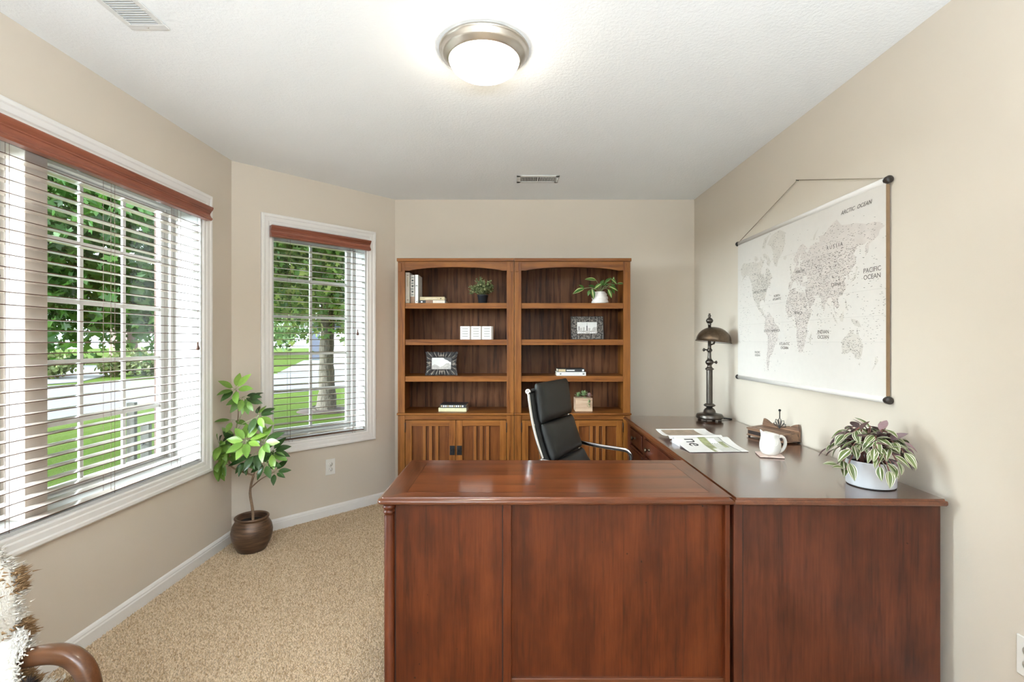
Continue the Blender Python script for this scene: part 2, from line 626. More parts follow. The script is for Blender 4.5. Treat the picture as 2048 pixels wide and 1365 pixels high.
# carpet pile: small tufts on the open floor
rng = np.random.default_rng(5)
step = 0.0068
gx, gy = np.meshgrid(np.arange(XL + 0.016, -0.36, step), np.arange(1.55, 3.99, step))
gx = gx.ravel() + rng.uniform(-0.45, 0.45, gx.size) * step
gy = gy.ravel() + rng.uniform(-0.45, 0.45, gy.size) * step
nrm = np.array((DW.y, -DW.x)) / LW                 # towards the room
inside = ((gx - A.x) * nrm[0] + (gy - A.y) * nrm[1]) > 0.016
gx, gy = gx[inside], gy[inside]
hx_, hy_ = np.meshgrid(np.arange(XL + 0.016, XR - 0.016, step), np.arange(0.75, 1.55, step))     # in front of the desk
hx_ = hx_.ravel() + rng.uniform(-0.45, 0.45, hx_.size) * step
hy_ = hy_.ravel() + rng.uniform(-0.45, 0.45, hy_.size) * step
gx, gy = np.concatenate((gx, hx_)), np.concatenate((gy, hy_))
n = gx.size
rr = rng.uniform(0.0028, 0.0046, n)
hh = rng.uniform(0.005, 0.0095, n)
tx, ty = rng.normal(0, 0.0032, n), rng.normal(0, 0.0032, n)
ang = rng.uniform(0, 2 * PI, n)
V = np.zeros((n, 5, 3))
for k in range(4):
    a_ = ang + k * PI / 2
    V[:, k, 0] = gx + rr * np.cos(a_)
    V[:, k, 1] = gy + rr * np.sin(a_)
    V[:, k, 2] = -0.001
V[:, 4, 0], V[:, 4, 1], V[:, 4, 2] = gx + tx, gy + ty, hh
fi = np.array([(0, 1, 4), (1, 2, 4), (2, 3, 4), (3, 0, 4)])
FA = (np.arange(n)[:, None, None] * 5 + fi[None]).reshape(-1, 3)
M['pile'] = island_mat('carpet_pile', [(192, 166, 132), (218, 194, 162), (226, 204, 174), (166, 138, 104), (222, 198, 167)], 0.95, 0, 0.1)
fl = bpy.data.objects['floor']
tag(fast_mesh('carpet_pile', V.reshape(-1, 3), FA, 3, M['pile'], fl), kind='stuff')


# baseboards
BPROF = [(0, 0), (0.013, 0), (0.013, 0.05), (0.010, 0.056), (0.010, 0.062), (0.006, 0.070), (0, 0.076)]


def baseboard(name, p0, p1):
    p0, p1 = Vector(p0), Vector(p1)
    d = (p1 - p0)
    L = d.length
    d.normalize()
    nrm_ = Vector((d.y, -d.x, 0))      # room side is to the right of the direction
    mt = basis(p0, nrm_, d, Vector((0, 0, 1)))
    struct(MB().prism(BPROF, -0.004, L + 0.004, mt).build(name, 'trim'))


baseboard('baseboard_left', (XL, YR, 0), A)
baseboard('baseboard_angled', A, B)
baseboard('baseboard_back', B, (XR, YB, 0))
baseboard('baseboard_right', (XR, YB, 0), (XR, YR, 0))

# ------------------------------------------------------------------ windows
CASW = 0.072


def window(name, origin, rz, u0, u1, cols, mull=None):
    w = struct(empty(name, origin, rz))
    # casing: four mitred boards with a colonial profile (w outward, t into the room)
    prof = [(0, 0), (0, 0.009), (0.006, 0.012), (0.020, 0.012), (0.026, 0.015), (0.048, 0.017), (0.054, 0.021), (0.066, 0.022), (CASW, 0.018), (CASW, 0)]
    c = [(u0, Z0, -1, -1), (u1, Z0, 1, -1), (u1, Z1, 1, 1), (u0, Z1, -1, 1)]
    for i in range(4):
        p, q = c[i], c[(i + 1) % 4]
        vs_, fs_ = [], []
        for (wd, t) in prof:
            vs_.append((p[0] + p[2] * wd, -t, p[1] + p[3] * wd))
            vs_.append((q[0] + q[2] * wd, -t, q[1] + q[3] * wd))
        k = len(prof)
        for j in range(k):
            e = (j + 1) % k
            fs_.append((2 * j, 2 * e, 2 * e + 1, 2 * j + 1))
        fs_.append(tuple(range(0, 2 * k, 2)))
        fs_.append(tuple(range(1, 2 * k, 2)))
        MB().add(vs_, fs_).build('casing', 'trim', w)
    # jamb lining
    t = 0.012
    b_ = MB()
    b_.box(u0, u0 + t, 0, WT, Z0, Z1).box(u1 - t, u1, 0, WT, Z0, Z1)
    b_.box(u0 + t, u1 - t, 0, WT, Z0, Z0 + t).box(u0 + t, u1 - t, 0, WT, Z1 - t, Z1)
    b_.build('jamb', 'vinyl', w, 0.001)
    units = [(u0 + t, u1 - t)]
    if mull:
        units = [(u0 + t, mull[0]), (mull[1], u1 - t)]
        MB().box(mull[0], mull[1], 0.062, WT, Z0 + t, Z1 - t).build('mullion', 'mullion', w, 0.002)
    for (a0, a1) in units:
        fw = 0.024
        fr_ = MB()
        za, zb = Z0 + t, Z1 - t
        fr_.box(a0, a0 + fw, 0.155, WT, za, zb).box(a1 - fw, a1, 0.155, WT, za, zb)
        fr_.box(a0 + fw, a1 - fw, 0.155, WT, za, za + fw).box(a0 + fw, a1 - fw, 0.155, WT, zb - fw, zb)
        fr_.box(a0 + fw, a0 + fw + 0.005, 0.178, WT, za + fw, zb - fw).box(a1 - fw - 0.005, a1 - fw, 0.178, WT, za + fw, zb - fw)
        fr_.build('frame', 'vinyl', w, 0.0015)
        sw = 0.028
        g = fw + 0.005
        s0, s1, sz0, sz1 = a0 + g, a1 - g, za + fw + 0.002, zb - fw - 0.002
        sb = MB()
        sb.box(s0, s0 + sw, 0.188, 0.216, sz0, sz1).box(s1 - sw, s1, 0.188, 0.216, sz0, sz1)
        sb.box(s0 + sw, s1 - sw, 0.188, 0.216, sz0, sz0 + sw).box(s0 + sw, s1 - sw, 0.188, 0.216, sz1 - sw, sz1)
        sash = sb.build('sash', 'vinyl', w, 0.0015)
        g0, g1, gz0, gz1 = s0 + sw, s1 - sw, sz0 + sw, sz1 - sw
        MB().box(g0, g1, 0.2005, 0.2035, gz0, gz1).build('pane', 'glass', sash)
        for i in range(1, cols):
            u = g0 + (g1 - g0) * i / cols
            MB().box(u - 0.010, u + 0.010, 0.196, 0.208, gz0, gz1).build('muntin', 'vinyl', sash, 0.002)
        for i in range(1, 5):
            z = gz0 + (gz1 - gz0) * i / 5
            MB().box(g0, g1, 0.197, 0.207, z - 0.010, z + 0.010).build('muntin', 'vinyl', sash, 0.002)
    return w


win1 = window('window_1', (XL, 0, 0), PI / 2, U0, U1, 3, (1.868, 1.960))
win2 = window('window_2', A, RZW, V0, V1, 2)

# window-sized portals: they give off no light, they only guide the sky's light through the openings
for org, rz, u0, u1 in (((XL, 0, 0), PI / 2, U0, U1), (A, RZW, V0, V1)):
    ld = bpy.data.lights.new('portal', 'AREA')
    ld.shape = 'RECTANGLE'
    ld.size = u1 - u0
    ld.size_y = Z1 - Z0
    ld.cycles.is_portal = True
    lo = bpy.data.objects.new('portal', ld)
    COL.objects.link(lo)
    mt = Matrix.Translation(org) @ Matrix.Rotation(rz, 4, 'Z') @ Matrix.Translation(((u0 + u1) / 2, WT + 0.01, (Z0 + Z1) / 2)) @ Matrix.Rotation(-PI / 2, 4, 'X')
    lo.matrix_world = mt


def blind(origin, rz, u0, u1, label, cords, tass, loose, first_z, seed):
    rr_ = random.Random(seed)
    w = empty('window_blind', origin, rz, label, 'blind')
    # valance with a cornice profile, standing proud of the casing
    vz = Z1 - 0.087
    vp = [(x_, z_ * 0.92) for x_, z_ in [(-0.022, 0.0), (-0.052, 0.0), (-0.058, 0.006), (-0.058, 0.013), (-0.050, 0.022), (-0.044, 0.036), (-0.046, 0.047), (-0.050, 0.050), (-0.050, 0.054), (-0.056, 0.060), (-0.062, 0.070), (-0.064, 0.076), (-0.064, 0.082), (-0.022, 0.082)]]
    a, b_ = u0 - 0.022, u1 + 0.006
    mt = basis(Vector((0, 0, vz)), Vector((0, 1, 0)), Vector((1, 0, 0)), Vector((0, 0, 1)))
    MB().prism(vp, a, b_, mt).build('valance', 'valance', w)
    MB().box(u0 + 0.014, u1 - 0.014, 0.002, 0.058, Z1 - 0.060, Z1 - 0.013).build('headrail', 'rail', w, 0.002)
    # slats
    sl = MB()
    L0, L1 = u0 + 0.016, u1 - 0.016
    v0_, v1_ = 0.004, 0.054
    h = 0.0016
    nseg = 5
    top, bot = [], []
    for i in range(nseg + 1):
        q = i / nseg
        y = v0_ + (v1_ - v0_) * q
        crown = 0.0012 * (1 - (2 * q - 1) ** 2)
        top.append((y - 0.029, crown + h))
        bot.append((y - 0.029, crown - h))
    ring = top + bot[::-1]
    k = len(ring)
    vs_ = [(L0, y, z) for y, z in ring] + [(L1, y, z) for y, z in ring]
    for j in range(k):
        e = (j + 1) % k
        sl.add([vs_[j], vs_[e], vs_[k + e], vs_[k + j]], [(0, 1, 2, 3)], 1 if j in (nseg, k - 1) else 0)
    sl.add([vs_[i] for i in range(k)], [tuple(range(k))], 1)
    sl.add([vs_[k + i] for i in range(k)], [tuple(range(k))], 1)
    nsl = 31
    proto = sl.build('slat', ['slat', 'slat_edge'], w)
    for i in range(nsl):
        o = proto
        if i:
            o = proto.copy()
            COL.objects.link(o)
            o.parent = w
        o.location = (0, 0.029, first_z - i * 0.0449)
        tl = rr_.gauss(0, 0.012)
        if rr_.random() < loose:
            tl += rr_.choice((-1, 1)) * rr_.uniform(0.04, 0.10)
        o.rotation_euler = (tl, rr_.gauss(0, 0.0006), 0)
    zb = first_z - nsl * 0.0449 + 0.022
    MB().box(L0, L1, 0.004, 0.054, zb - 0.016, zb + 0.004).build('bottom_rail', 'rail', w, 0.003)
    for u in cords:
        for dv, dr in ((0.003, 0.0008), (0.055, 0.0008)):
            MB().tube([(u, dv, Z1 - 0.05), (u + 0.001, dv, 1.4), (u, dv, zb)], dr, 5).build('ladder_cord', 'cord', w)
        MB().tube([(u + 0.011, 0.029, Z1 - 0.05), (u + 0.011, 0.029, zb)], 0.0009, 5).build('lift_cord', 'cord', w)
        MB().tube([(u - 0.012, 0.003, zb), (u - 0.010, -0.004, zb - 0.012), (u, -0.005, zb - 0.018), (u + 0.012, -0.002, zb - 0.012), (u + 0.014, 0.002, zb)], 0.0011, 5).build('cord_loop', 'cord', w)
    for u, zt in tass:
        pc = MB().tube([(u, -0.004, Z1 - 0.05), (u, -0.006, zt)], 0.0008, 5).build('pull_cord', 'cord', w)
        MB().lathe([(0.0025, 0.0), (0.0045, -0.008), (0.0045, -0.018), (0.009, -0.030), (0.011, -0.038), (0.008, -0.045), (0.0, -0.047)], 12, 0, Matrix.Translation((u, -0.006, zt))).build('tassel', 'slat_edge', pc)
    return w


blind((XL, 0, 0), PI / 2, U0, U1, 'long horizontal blind with brown valance across the wide double window', [1.22, 1.752, 2.218, 2.66], [(1.70, 1.55), (2.790, 1.280)], 0.0, 1.953, 3)
blind(A, RZW, V0, V1, 'narrow horizontal blind with brown valance on the single window of the angled wall', [0.37, 0.84], [(0.872, 1.375)], 0.45, 1.968, 4)


# ------------------------------------------------------------------ ceiling light, vents, outlets
m, nt, bs = new_mat('lit_frosted_glass')
bs.inputs['Base Color'].default_value = (0.9, 0.86, 0.78, 1)
bs.inputs['Emission Color'].default_value = (1.0, 0.91, 0.76, 1)
bs.inputs['Emission Strength'].default_value = LAMP_EMIT
M['lamp_glass'] = m
m, nt, bs = new_mat('lit_hall_fill')
bs.inputs['Base Color'].default_value = (0.9, 0.88, 0.84, 1)
bs.inputs['Emission Color'].default_value = (0.84, 0.90, 1.0, 1)
bs.inputs['Emission Strength'].default_value = HALL_FILL_EMIT
M['hall_fill_glass'] = m


def ceiling_light(x, y, label, glass, group=None):
    t = empty('ceiling_light', (x, y, ZC), 0, label, 'ceiling light', group)
    pan = [(0.0, 0.0), (0.176, 0.0), (0.178, -0.004), (0.176, -0.010), (0.170, -0.013), (0.171, -0.017), (0.166, -0.020), (0.167, -0.024), (0.160, -0.030), (0.150, -0.040), (0.143, -0.046), (0.138, -0.047), (0.136, -0.040), (0.0, -0.040)]
    MB().lathe(pan, 64).build('pan', 'nickel', t)
    dome = [(0.137, -0.044)] + [(0.137 * math.cos(a * PI / 20), -0.046 - 0.062 * math.sin(a * PI / 20)) for a in range(0, 11)]
    MB().lathe(dome, 64, cap=False).build('glass_dome', glass, t)
    return t


ceiling_light(-0.11, 1.945, 'lit round flush ceiling light with brushed nickel rim and cream glass dome', 'lamp_glass')
for hx, lab in ((-0.9, 'added unseen fill ceiling light in the hall on the window side'), (0.9, 'added unseen fill ceiling light in the hall on the plain wall side')):  # added out of view to brighten the room
    ceiling_light(hx, -2.4, lab, 'hall_fill_glass', 'added hall fill lights')

m, nt, bs = new_mat('fill_uplighter_glass')
bs.inputs['Base Color'].default_value = (0.9, 0.88, 0.84, 1)
bs.inputs['Emission Color'].default_value = (0.715, 0.855, 1.0, 1)
bs.inputs['Emission Strength'].default_value = FILL_TORCH_EMIT
M['fill_torch_glass'] = m
for lx, ly, lab in ((0.75, -1.62, 'added unseen waist-high fill uplighter in the hall, nearer the plain wall'), (-0.50, -1.62, 'added unseen waist-high fill uplighter in the hall, nearer the window wall')):  # added fill: lights ceiling and walls from out of view
    t = empty('fill_uplighter', (lx, ly, 0), 0, lab, 'added fill lamp', 'pair of added fill uplighters')
    MB().lathe([(0.0, 0.0), (0.14, 0.0), (0.142, 0.010), (0.125, 0.020), (0.02, 0.030), (0.0, 0.030)], 36).build('base', 'nickel', t)
    MB().lathe([(0.012, 0.02), (0.012, 1.01), (0.02, 1.02)], 16).build('pole', 'nickel', t)
    MB().lathe([(0.0, 1.015), (0.03, 1.017), (0.09, 1.040), (0.15, 1.085), (0.18, 1.135), (0.177, 1.137), (0.146, 1.090), (0.09, 1.047), (0.0, 1.025)], 40, cap=False).build('bowl', 'nickel', t)
    MB().lathe([(0.160, 1.112), (0.0, 1.112)], 36, cap=False).build('diffuser', 'fill_torch_glass', t)

t = empty('ceiling_vent', (-1.333, 1.635, ZC), 0, 'white louvred air vent on the ceiling near the wide window', 'air vent')
b = MB()
b.box(-0.07, 0.07, 0.145, 0.175, -0.006, 0).box(-0.07, 0.07, -0.175, -0.145, -0.006, 0).box(-0.07, -0.05, -0.145, 0.145, -0.006, 0).box(0.05, 0.07, -0.145, 0.145, -0.006, 0)
b.build('frame', 'vent', t, 0.002)
MB().box(-0.05, 0.05, -0.145, 0.145, -0.0012, -0.0004).build('backing', 'vent', t)
for i in range(24):
    y = -0.14 + i * 0.0122
    MB().box(-0.05, 0.05, -0.0042, 0.0042, -0.0006, 0.0006, 0, Matrix.Translation((0, y, -0.0042)) @ Matrix.Rotation(0.6, 4, 'X')).build('slat', 'vent', t)
MB().lathe([(0.003, 0), (0.003, -0.002), (0, -0.003)], 8, 0, Matrix.Translation((0.0, 0.16, -0.006))).build('screw', 'nickel', t)

t = empty('ceiling_vent', (0.183, 3.485, ZC), 0, 'small white ceiling vent with dark slots above the bookcases', 'air vent')
b = MB()
hw, hd = 0.150, 0.076
b.box(-hw, hw, hd - 0.028, hd, -0.006, 0).box(-hw, hw, -hd, -hd + 0.028, -0.006, 0).box(-hw, -hw + 0.028, -hd, hd, -0.006, 0).box(hw - 0.028, hw, -hd, hd, -0.006, 0).box(-0.005, 0.005, -hd, hd, -0.006, 0)
b.build('frame', 'vent', t, 0.002)
MB().box(-hw + 0.02, hw - 0.02, -hd + 0.02, hd - 0.02, -0.0012, -0.0004).build('backing', 'dark', t)
for s in (-1, 1):
    for i in range(13):
        x = s * (0.014 + i * 0.0085)
        MB().box(-0.0024, 0.0024, -hd + 0.028, hd - 0.028, -0.0006, 0.0006, 0, Matrix.Translation((x, 0, -0.0042)) @ Matrix.Rotation(s * 0.7, 4, 'Y')).build('slat', 'vent', t)
MB().box(hw - 0.016, hw - 0.010, -0.03, 0.035, -0.016, -0.005).build('lever', 'vent', t, 0.001)


def outlet(origin, rz, label):
    """local: x along the wall, -y into the room"""
    t = empty('wall_outlet', origin, rz, label, 'outlet')
    MB().box(-0.036, 0.036, -0.006, 0, -0.058, 0.058).build('cover_plate', 'plastic_white', t, 0.003, 3)
    for s in (-1, 1):
        mt = Matrix.Translation((0, -0.006, s * 0.0195)) @ Matrix.Rotation(PI / 2, 4, 'X')
        rec = MB().lathe([(0.0165, 0), (0.0165, 0.0016), (0.0, 0.0016)], 20, 0, mt).build('socket', 'plastic_white', t)
        for q in (-1, 1):
            MB().box(q * 0.0062 - 0.0011, q * 0.0062 + 0.0011, -0.0081, -0.0070, s * 0.0195 + 0.000, s * 0.0195 + 0.0075).build('slot', 'dark', rec)
        MB().box(-0.0024, 0.0024, -0.0081, -0.0070, s * 0.0195 - 0.0085, s * 0.0195 - 0.004).build('slot', 'dark', rec)
    MB().lathe([(0.003, 0), (0.003, 0.001), (0, 0.0014)], 10, 0, Matrix.Translation((0, -0.006, 0)) @ Matrix.Rotation(PI / 2, 4, 'X')).build('screw', 'nickel', t)
    return t


# plane of the angled wall: u from the pixel column
rt = (659.5 - CXP) / F
dd = DW / LW
uo = (rt * A.y - A.x) / (dd.x - rt * dd.y)
po = A + dd * uo
outlet((po.x, po.y, CZ - (933.5 - CYP) * po.y / F), RZW, 'white double outlet plate below the window of the angled wall')
outlet((XR, 1.405, 0.369), -PI / 2, 'white outlet plate on the plain wall near the pedestal end of the desk')

# ------------------------------------------------------------------ bookcases
YK = 3.62            # front plane of the bookcases
KD = 0.355
SHELF_Z = (1.566, 1.296, 1.025)
LEDGE_Z = 0.753


def bookcase(x0, W, label, ol, orr):
    t = empty('bookcase', (x0, YK, 0), 0, label, 'bookcase', 'pair of oak bookcases')
    for xa in (0.0, W - 0.018):
        MB().box(xa, xa + 0.018, 0.016, KD, 0, 1.872).build('side_panel', 'oak', t, 0.001)
    for xa in (0.0, W - 0.052):
        MB().box(xa, xa + 0.052, -0.004, 0.016, 0.0, 0.735).build('stile', 'oak', t, 0.0015)
        MB().box(xa, xa + 0.052, -0.004, 0.016, LEDGE_Z, 1.872).build('stile', 'oak', t, 0.0015)
    for xa in (0.009, W - 0.028):
        MB().box(xa, xa + 0.019, -0.011, -0.003, 1.797, 1.860).build('corbel', 'oak', t, 0.0015)
    MB().box(-ol, W + orr, -0.014, KD, 1.872, 1.896).build('top', 'oak_x', t, 0.003)
    pts = [(0.052, 1.872), (0.052, 1.806), (0.085, 1.806)]
    n = 20
    for i in range(n + 1):
        q = i / n
        pts.append((0.085 + (W - 0.17) * q, 1.806 + 0.026 * (1 - (2 * q - 1) ** 2) ** 0.75))
    pts += [(W - 0.052, 1.806), (W - 0.052, 1.872)]
    MB().prism(pts, -0.001, 0.018).build('header', 'oak_x', t)
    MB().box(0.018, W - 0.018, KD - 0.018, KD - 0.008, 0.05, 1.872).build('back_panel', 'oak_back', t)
    for z in SHELF_Z:
        MB().box(0.018, W - 0.018, 0.018, KD - 0.018, z - 0.022, z).box(0.052, W - 0.052, 0.003, 0.018, z - 0.041, z).build('shelf', 'oak_x', t, 0.0015)
    MB().box(-ol, W + orr, -0.016, KD, LEDGE_Z - 0.015, LEDGE_Z).build('ledge', 'oak_x', t, 0.004)
    MB().box(0.052, W - 0.052, 0.0, 0.016, 0.703, 0.737).build('rail', 'oak_x', t, 0.001)
    MB().box(0.052, W - 0.052, 0.002, 0.018, 0.0, 0.062).build('plinth', 'oak_x', t, 0.001)
    xm = W / 2
    for s, (xa, xb) in ((-1, (0.056, xm - 0.0018)), (1, (xm + 0.0018, W - 0.056))):
        za, zb, sw = 0.066, 0.699, 0.047
        d = MB()
        d.box(xa, xa + sw, -0.003, 0.016, za, zb).box(xb - sw, xb, -0.003, 0.016, za, zb)
        d.box(xa + sw, xb - sw, -0.002, 0.016, zb - 0.043, zb, 1).box(xa + sw, xb - sw, -0.002, 0.016, za, za + 0.055, 1)
        door = d.build('door', ['oak', 'oak_x'], t, 0.0015)
        MB().box(xa + sw, xb - sw, 0.0125, 0.016, za + 0.05, zb - 0.04).build('panel', 'oak_panel', door)
        xc = (xa + xb) / 2
        for k in (-1, 0, 1):
            for gs in (-1, 1):
                MB().box(xc + k * 0.0465 + gs * 0.0132 - 0.0012, xc + k * 0.0465 + gs * 0.0132 + 0.0012, 0.0118, 0.0130, za + 0.055, zb - 0.043).build('groove_and_shade', 'groove_and_shade', door)  # shadow lines beside the battens, drawn as dark strips
            MB().box(xc + k * 0.0465 - 0.012, xc + k * 0.0465 + 0.012, 0.0010, 0.0128, za + 0.055, zb - 0.043).build('batten', 'oak_light', door, 0.0015)
        hx = (xb - sw / 2 - 0.001) if s < 0 else (xa + sw / 2 + 0.001)
        h = MB().box(hx - 0.0185, hx + 0.0185, -0.007, -0.003, 0.443, 0.512)
        ring = [(hx + 0.0115 * math.cos(a * PI / 8), -0.0115, 0.478 + 0.0125 * math.sin(a * PI / 8)) for a in range(16)]
        h.tube(ring, 0.0022, 6, closed=True)
        h.lathe([(0.005, 0), (0.005, 0.006), (0, 0.008)], 10, 0, Matrix.Translation((hx, -0.007, 0.4905)) @ Matrix.Rotation(PI / 2, 4, 'X'))
        h.build('handle', 'iron', door, 0.001)
        ox = xa - 0.002 if s < 0 else xb + 0.002
        for hz in (0.61, 0.13):
            MB().lathe([(0.0034, 0), (0.0034, 0.070), (0.0, 0.073)], 10, 0, Matrix.Translation((ox, -0.0035, hz))).build('hinge', 'iron', door)
    return t


KX0, KX1, KW = -0.843, 0.0170, 0.857
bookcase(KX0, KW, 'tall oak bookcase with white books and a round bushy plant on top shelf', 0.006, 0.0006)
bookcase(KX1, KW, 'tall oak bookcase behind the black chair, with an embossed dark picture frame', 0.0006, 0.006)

# ------------------------------------------------------------------ desk and return
DT = 0.760           # desk height
YF = 1.635           # front edge of the tops
SEAM0, SEAM1 = 0.741, 0.752


def slab(poly, prof, name, mat, parent):
    """outline poly (ccw) offset by o at height z for every (o, z) of prof; prof runs from top to bottom"""
    n = len(poly)
    def off(o):
        res = []
        for i in range(n):
            p0, p1, p2 = Vector(poly[i - 1]), Vector(poly[i]), Vector(poly[(i + 1) % n])
            d0, d1 = (p1 - p0).normalized(), (p2 - p1).normalized()
            n0, n1 = Vector((d0.y, -d0.x)), Vector((d1.y, -d1.x))
            bi = (n0 + n1)
            bi = bi / bi.length / max(0.3, math.sqrt((1 + n0.dot(n1)) / 2))
            res.append(p1 + bi * o)
        return res
    mb = MB()
    vs_, fs_ = [], []
    for o, z in prof:
        vs_ += [(q.x, q.y, z) for q in off(o)]
    for j in range(len(prof) - 1):
        for i in range(n):
            k = (i + 1) % n
            fs_.append((j * n + i, j * n + k, (j + 1) * n + k, (j + 1) * n + i))
    mb.add(vs_, fs_, 0, False)
    mb.add([vs_[i] for i in range(n)], [tuple(range(n))])
    mb.add([vs_[-n + i] for i in range(n)], [tuple(range(n))])
    return mb.build(name, mat, parent)


def round_corner(c, r, a0, a1, n=6):
    return [(c[0] + r * math.cos(a0 + (a1 - a0) * i / n), c[1] + r * math.sin(a0 + (a1 - a0) * i / n)) for i in range(n + 1)]


desk = empty('writing_desk', (0, 0, 0), 0, 'glossy cherry writing desk with banded top and turned corner column', 'desk')
XD0 = -0.452
YD1 = 2.168
rc = 0.022
poly = round_corner((XD0 + rc, YF + rc), rc, PI, 1.5 * PI) + [(SEAM0, YF), (SEAM1, YD1), (XD0 + 0.002, YD1)]
EDGE = [(-0.0125, DT - 0.0004), (-0.0120, DT - 0.0022), (-0.0108, DT - 0.0066), (-0.0030, DT - 0.0072), (0.0005, DT - 0.010), (0.0022, DT - 0.0145), (0.0016, DT - 0.0195), (-0.0020, DT - 0.0230), (-0.010, DT - 0.0245), (-0.016, DT - 0.0250), (-0.030, DT - 0.0252)]
o = slab(poly, EDGE, 'desktop', 'cherry_x', desk)
o.data.polygons.foreach_set('use_smooth', [len(p.vertices) == 4 for p in o.data.polygons])


def veneer(quad, mat, name='veneer', parent=desk, z=DT, th=0.0006):
    vs_ = [(x, y, z) for x, y in quad] + [(x, y, z - th) for x, y in quad]
    n = len(quad)
    fs_ = [tuple(range(n)), tuple(range(2 * n - 1, n - 1, -1))] + [(i, (i + 1) % n, n + (i + 1) % n, n + i) for i in range(n)]
    return MB().add(vs_, fs_).build(name, mat, parent)


e = 0.0125
xa, xb0, xb1, ya, yb = XD0 + e, SEAM0 - 0.001, SEAM1 - 0.001, YF + e, YD1 - e
bd = 0.052
fx0, fx1 = xa + 0.075, xb0 - 0.055
fm = 0.085
fy0, fy1, fym = ya + bd, yb - bd, ya + (yb - ya) * 0.53
veneer([(xa, ya), (xb0, ya), (fx1, fy0), (fx0, fy0)], 'cherry_x', 'band')
veneer([(fx0, fy1), (fx1, fy1), (xb1, yb), (xa, yb)], 'cherry_x', 'band')
veneer([(xa, ya), (fx0, fy0), (fx0, fy1), (xa, yb)], 'cherry_y', 'band')
veneer([(fx1, fy0), (xb0, ya), (xb1, yb), (fx1, fy1)], 'cherry_y', 'band')
veneer([(fx0, fy0), (fm, fy0), (fm, fym), (fx0, fym)], 'top_a')
veneer([(fx0, fym), (fm, fym), (fm, fy1), (fx0, fy1)], 'top_b')
veneer([(fm, fy0), (fx1, fy0), (fx1, fym), (fm, fym)], 'top_b')
veneer([(fm, fym), (fx1, fym), (fx1, fy1), (fm, fy1)], 'top_a')
for (x0_, x1_, y0_, y1_) in ((fx0, fx1, fy0 - 0.001, fy0 + 0.001), (fx0, fx1, fy1 - 0.001, fy1 + 0.001), (fx0 - 0.001, fx0 + 0.001, fy0, fy1), (fx1 - 0.001, fx1 + 0.001, fy0, fy1)):
    veneer([(x0_, y0_), (x1_, y0_), (x1_, y1_), (x0_, y1_)], 'inlay', 'inlay', z=DT + 0.0002)

YP = 1.655           # plane of the front panels
ZT = DT - 0.0255
b = MB()
b.box(-0.395, -0.030, YP + 0.006, YP + 0.018, 0.02, ZT)
b.build('pedestal_panel', 'cherry', desk, 0.001)
MB().box(-0.428, -0.396, YP + 0.010, YP + 0.05, 0.02, ZT).build('corner_post', 'cherry', desk, 0.002)
MB().box(-0.396, -0.3935, YP + 0.004, YP + 0.02, 0.02, ZT).build('groove_and_shade', 'groove_and_shade', desk)
MB().box(-0.0305, -0.002, YP - 0.001, YP + 0.05, 0.02, ZT).build('stile', 'cherry', desk, 0.003)
MB().box(-0.0335, -0.030, YP + 0.004, YP + 0.02, 0.02, ZT).build('groove_and_shade', 'groove_and_shade', desk)
MB().box(-0.002, SEAM0 - 0.003, YP + 0.030, YP + 0.046, 0.12, ZT).build('modesty_panel', 'cherry', desk, 0.001)
MB().box(SEAM0 - 0.018, SEAM0 - 0.0015, YP + 0.006, YP + 0.05, 0.02, ZT).build('stile', 'cherry', desk, 0.002)
MB().box(-0.002, SEAM0 - 0.003, YP + 0.020, YP + 0.046, 0.06, 0.13).build('bottom_rail', 'cherry_x', desk, 0.002)
# pedestal carcass
b = MB().box(-0.425, -0.012, YP + 0.018, 2.13, 0.06, ZT)
b.build('pedestal_body', 'cherry', desk, 0.002)
MB().box(-0.432, -0.005, YP + 0.012, 2.135, 0.0, 0.06).build('plinth', 'cherry_x', desk, 0.004)
MB().box(-0.012, SEAM0 - 0.004, 1.72, 2.12, ZT - 0.10, ZT).build('apron', 'cherry_x', desk, 0.002)
for k, (za, zb) in enumerate(((0.08, 0.36), (0.375, 0.55), (0.565, 0.715))):
    dr = MB().box(-0.405, -0.035, 2.13, 2.148, za, zb).build('drawer', 'cherry_x', desk, 0.004)
    MB().lathe([(0.005, 0), (0.006, 0.012), (0.014, 0.018), (0.015, 0.024), (0, 0.030)], 16, 0, Matrix.Translation((-0.22, 2.148, (za + zb) / 2)) @ Matrix.Rotation(-PI / 2, 4, 'X')).build('knob', 'bronze', dr)
# turned column at the corner
cp = [(0.0185, 0.0), (0.0185, 0.03), (0.0165, 0.034), (0.0165, ZT - 0.038), (0.0150, ZT - 0.034), (0.0185, ZT - 0.030), (0.0205, ZT - 0.026), (0.0185, ZT - 0.022), (0.0160, ZT - 0.019), (0.0200, ZT - 0.014), (0.0225, ZT - 0.010), (0.0200, ZT - 0.005), (0.0180, ZT)]
MB().lathe(cp, 28, 0, Matrix.Translation((-0.4155, YP + 0.004, 0))).build('column', 'cherry', desk)

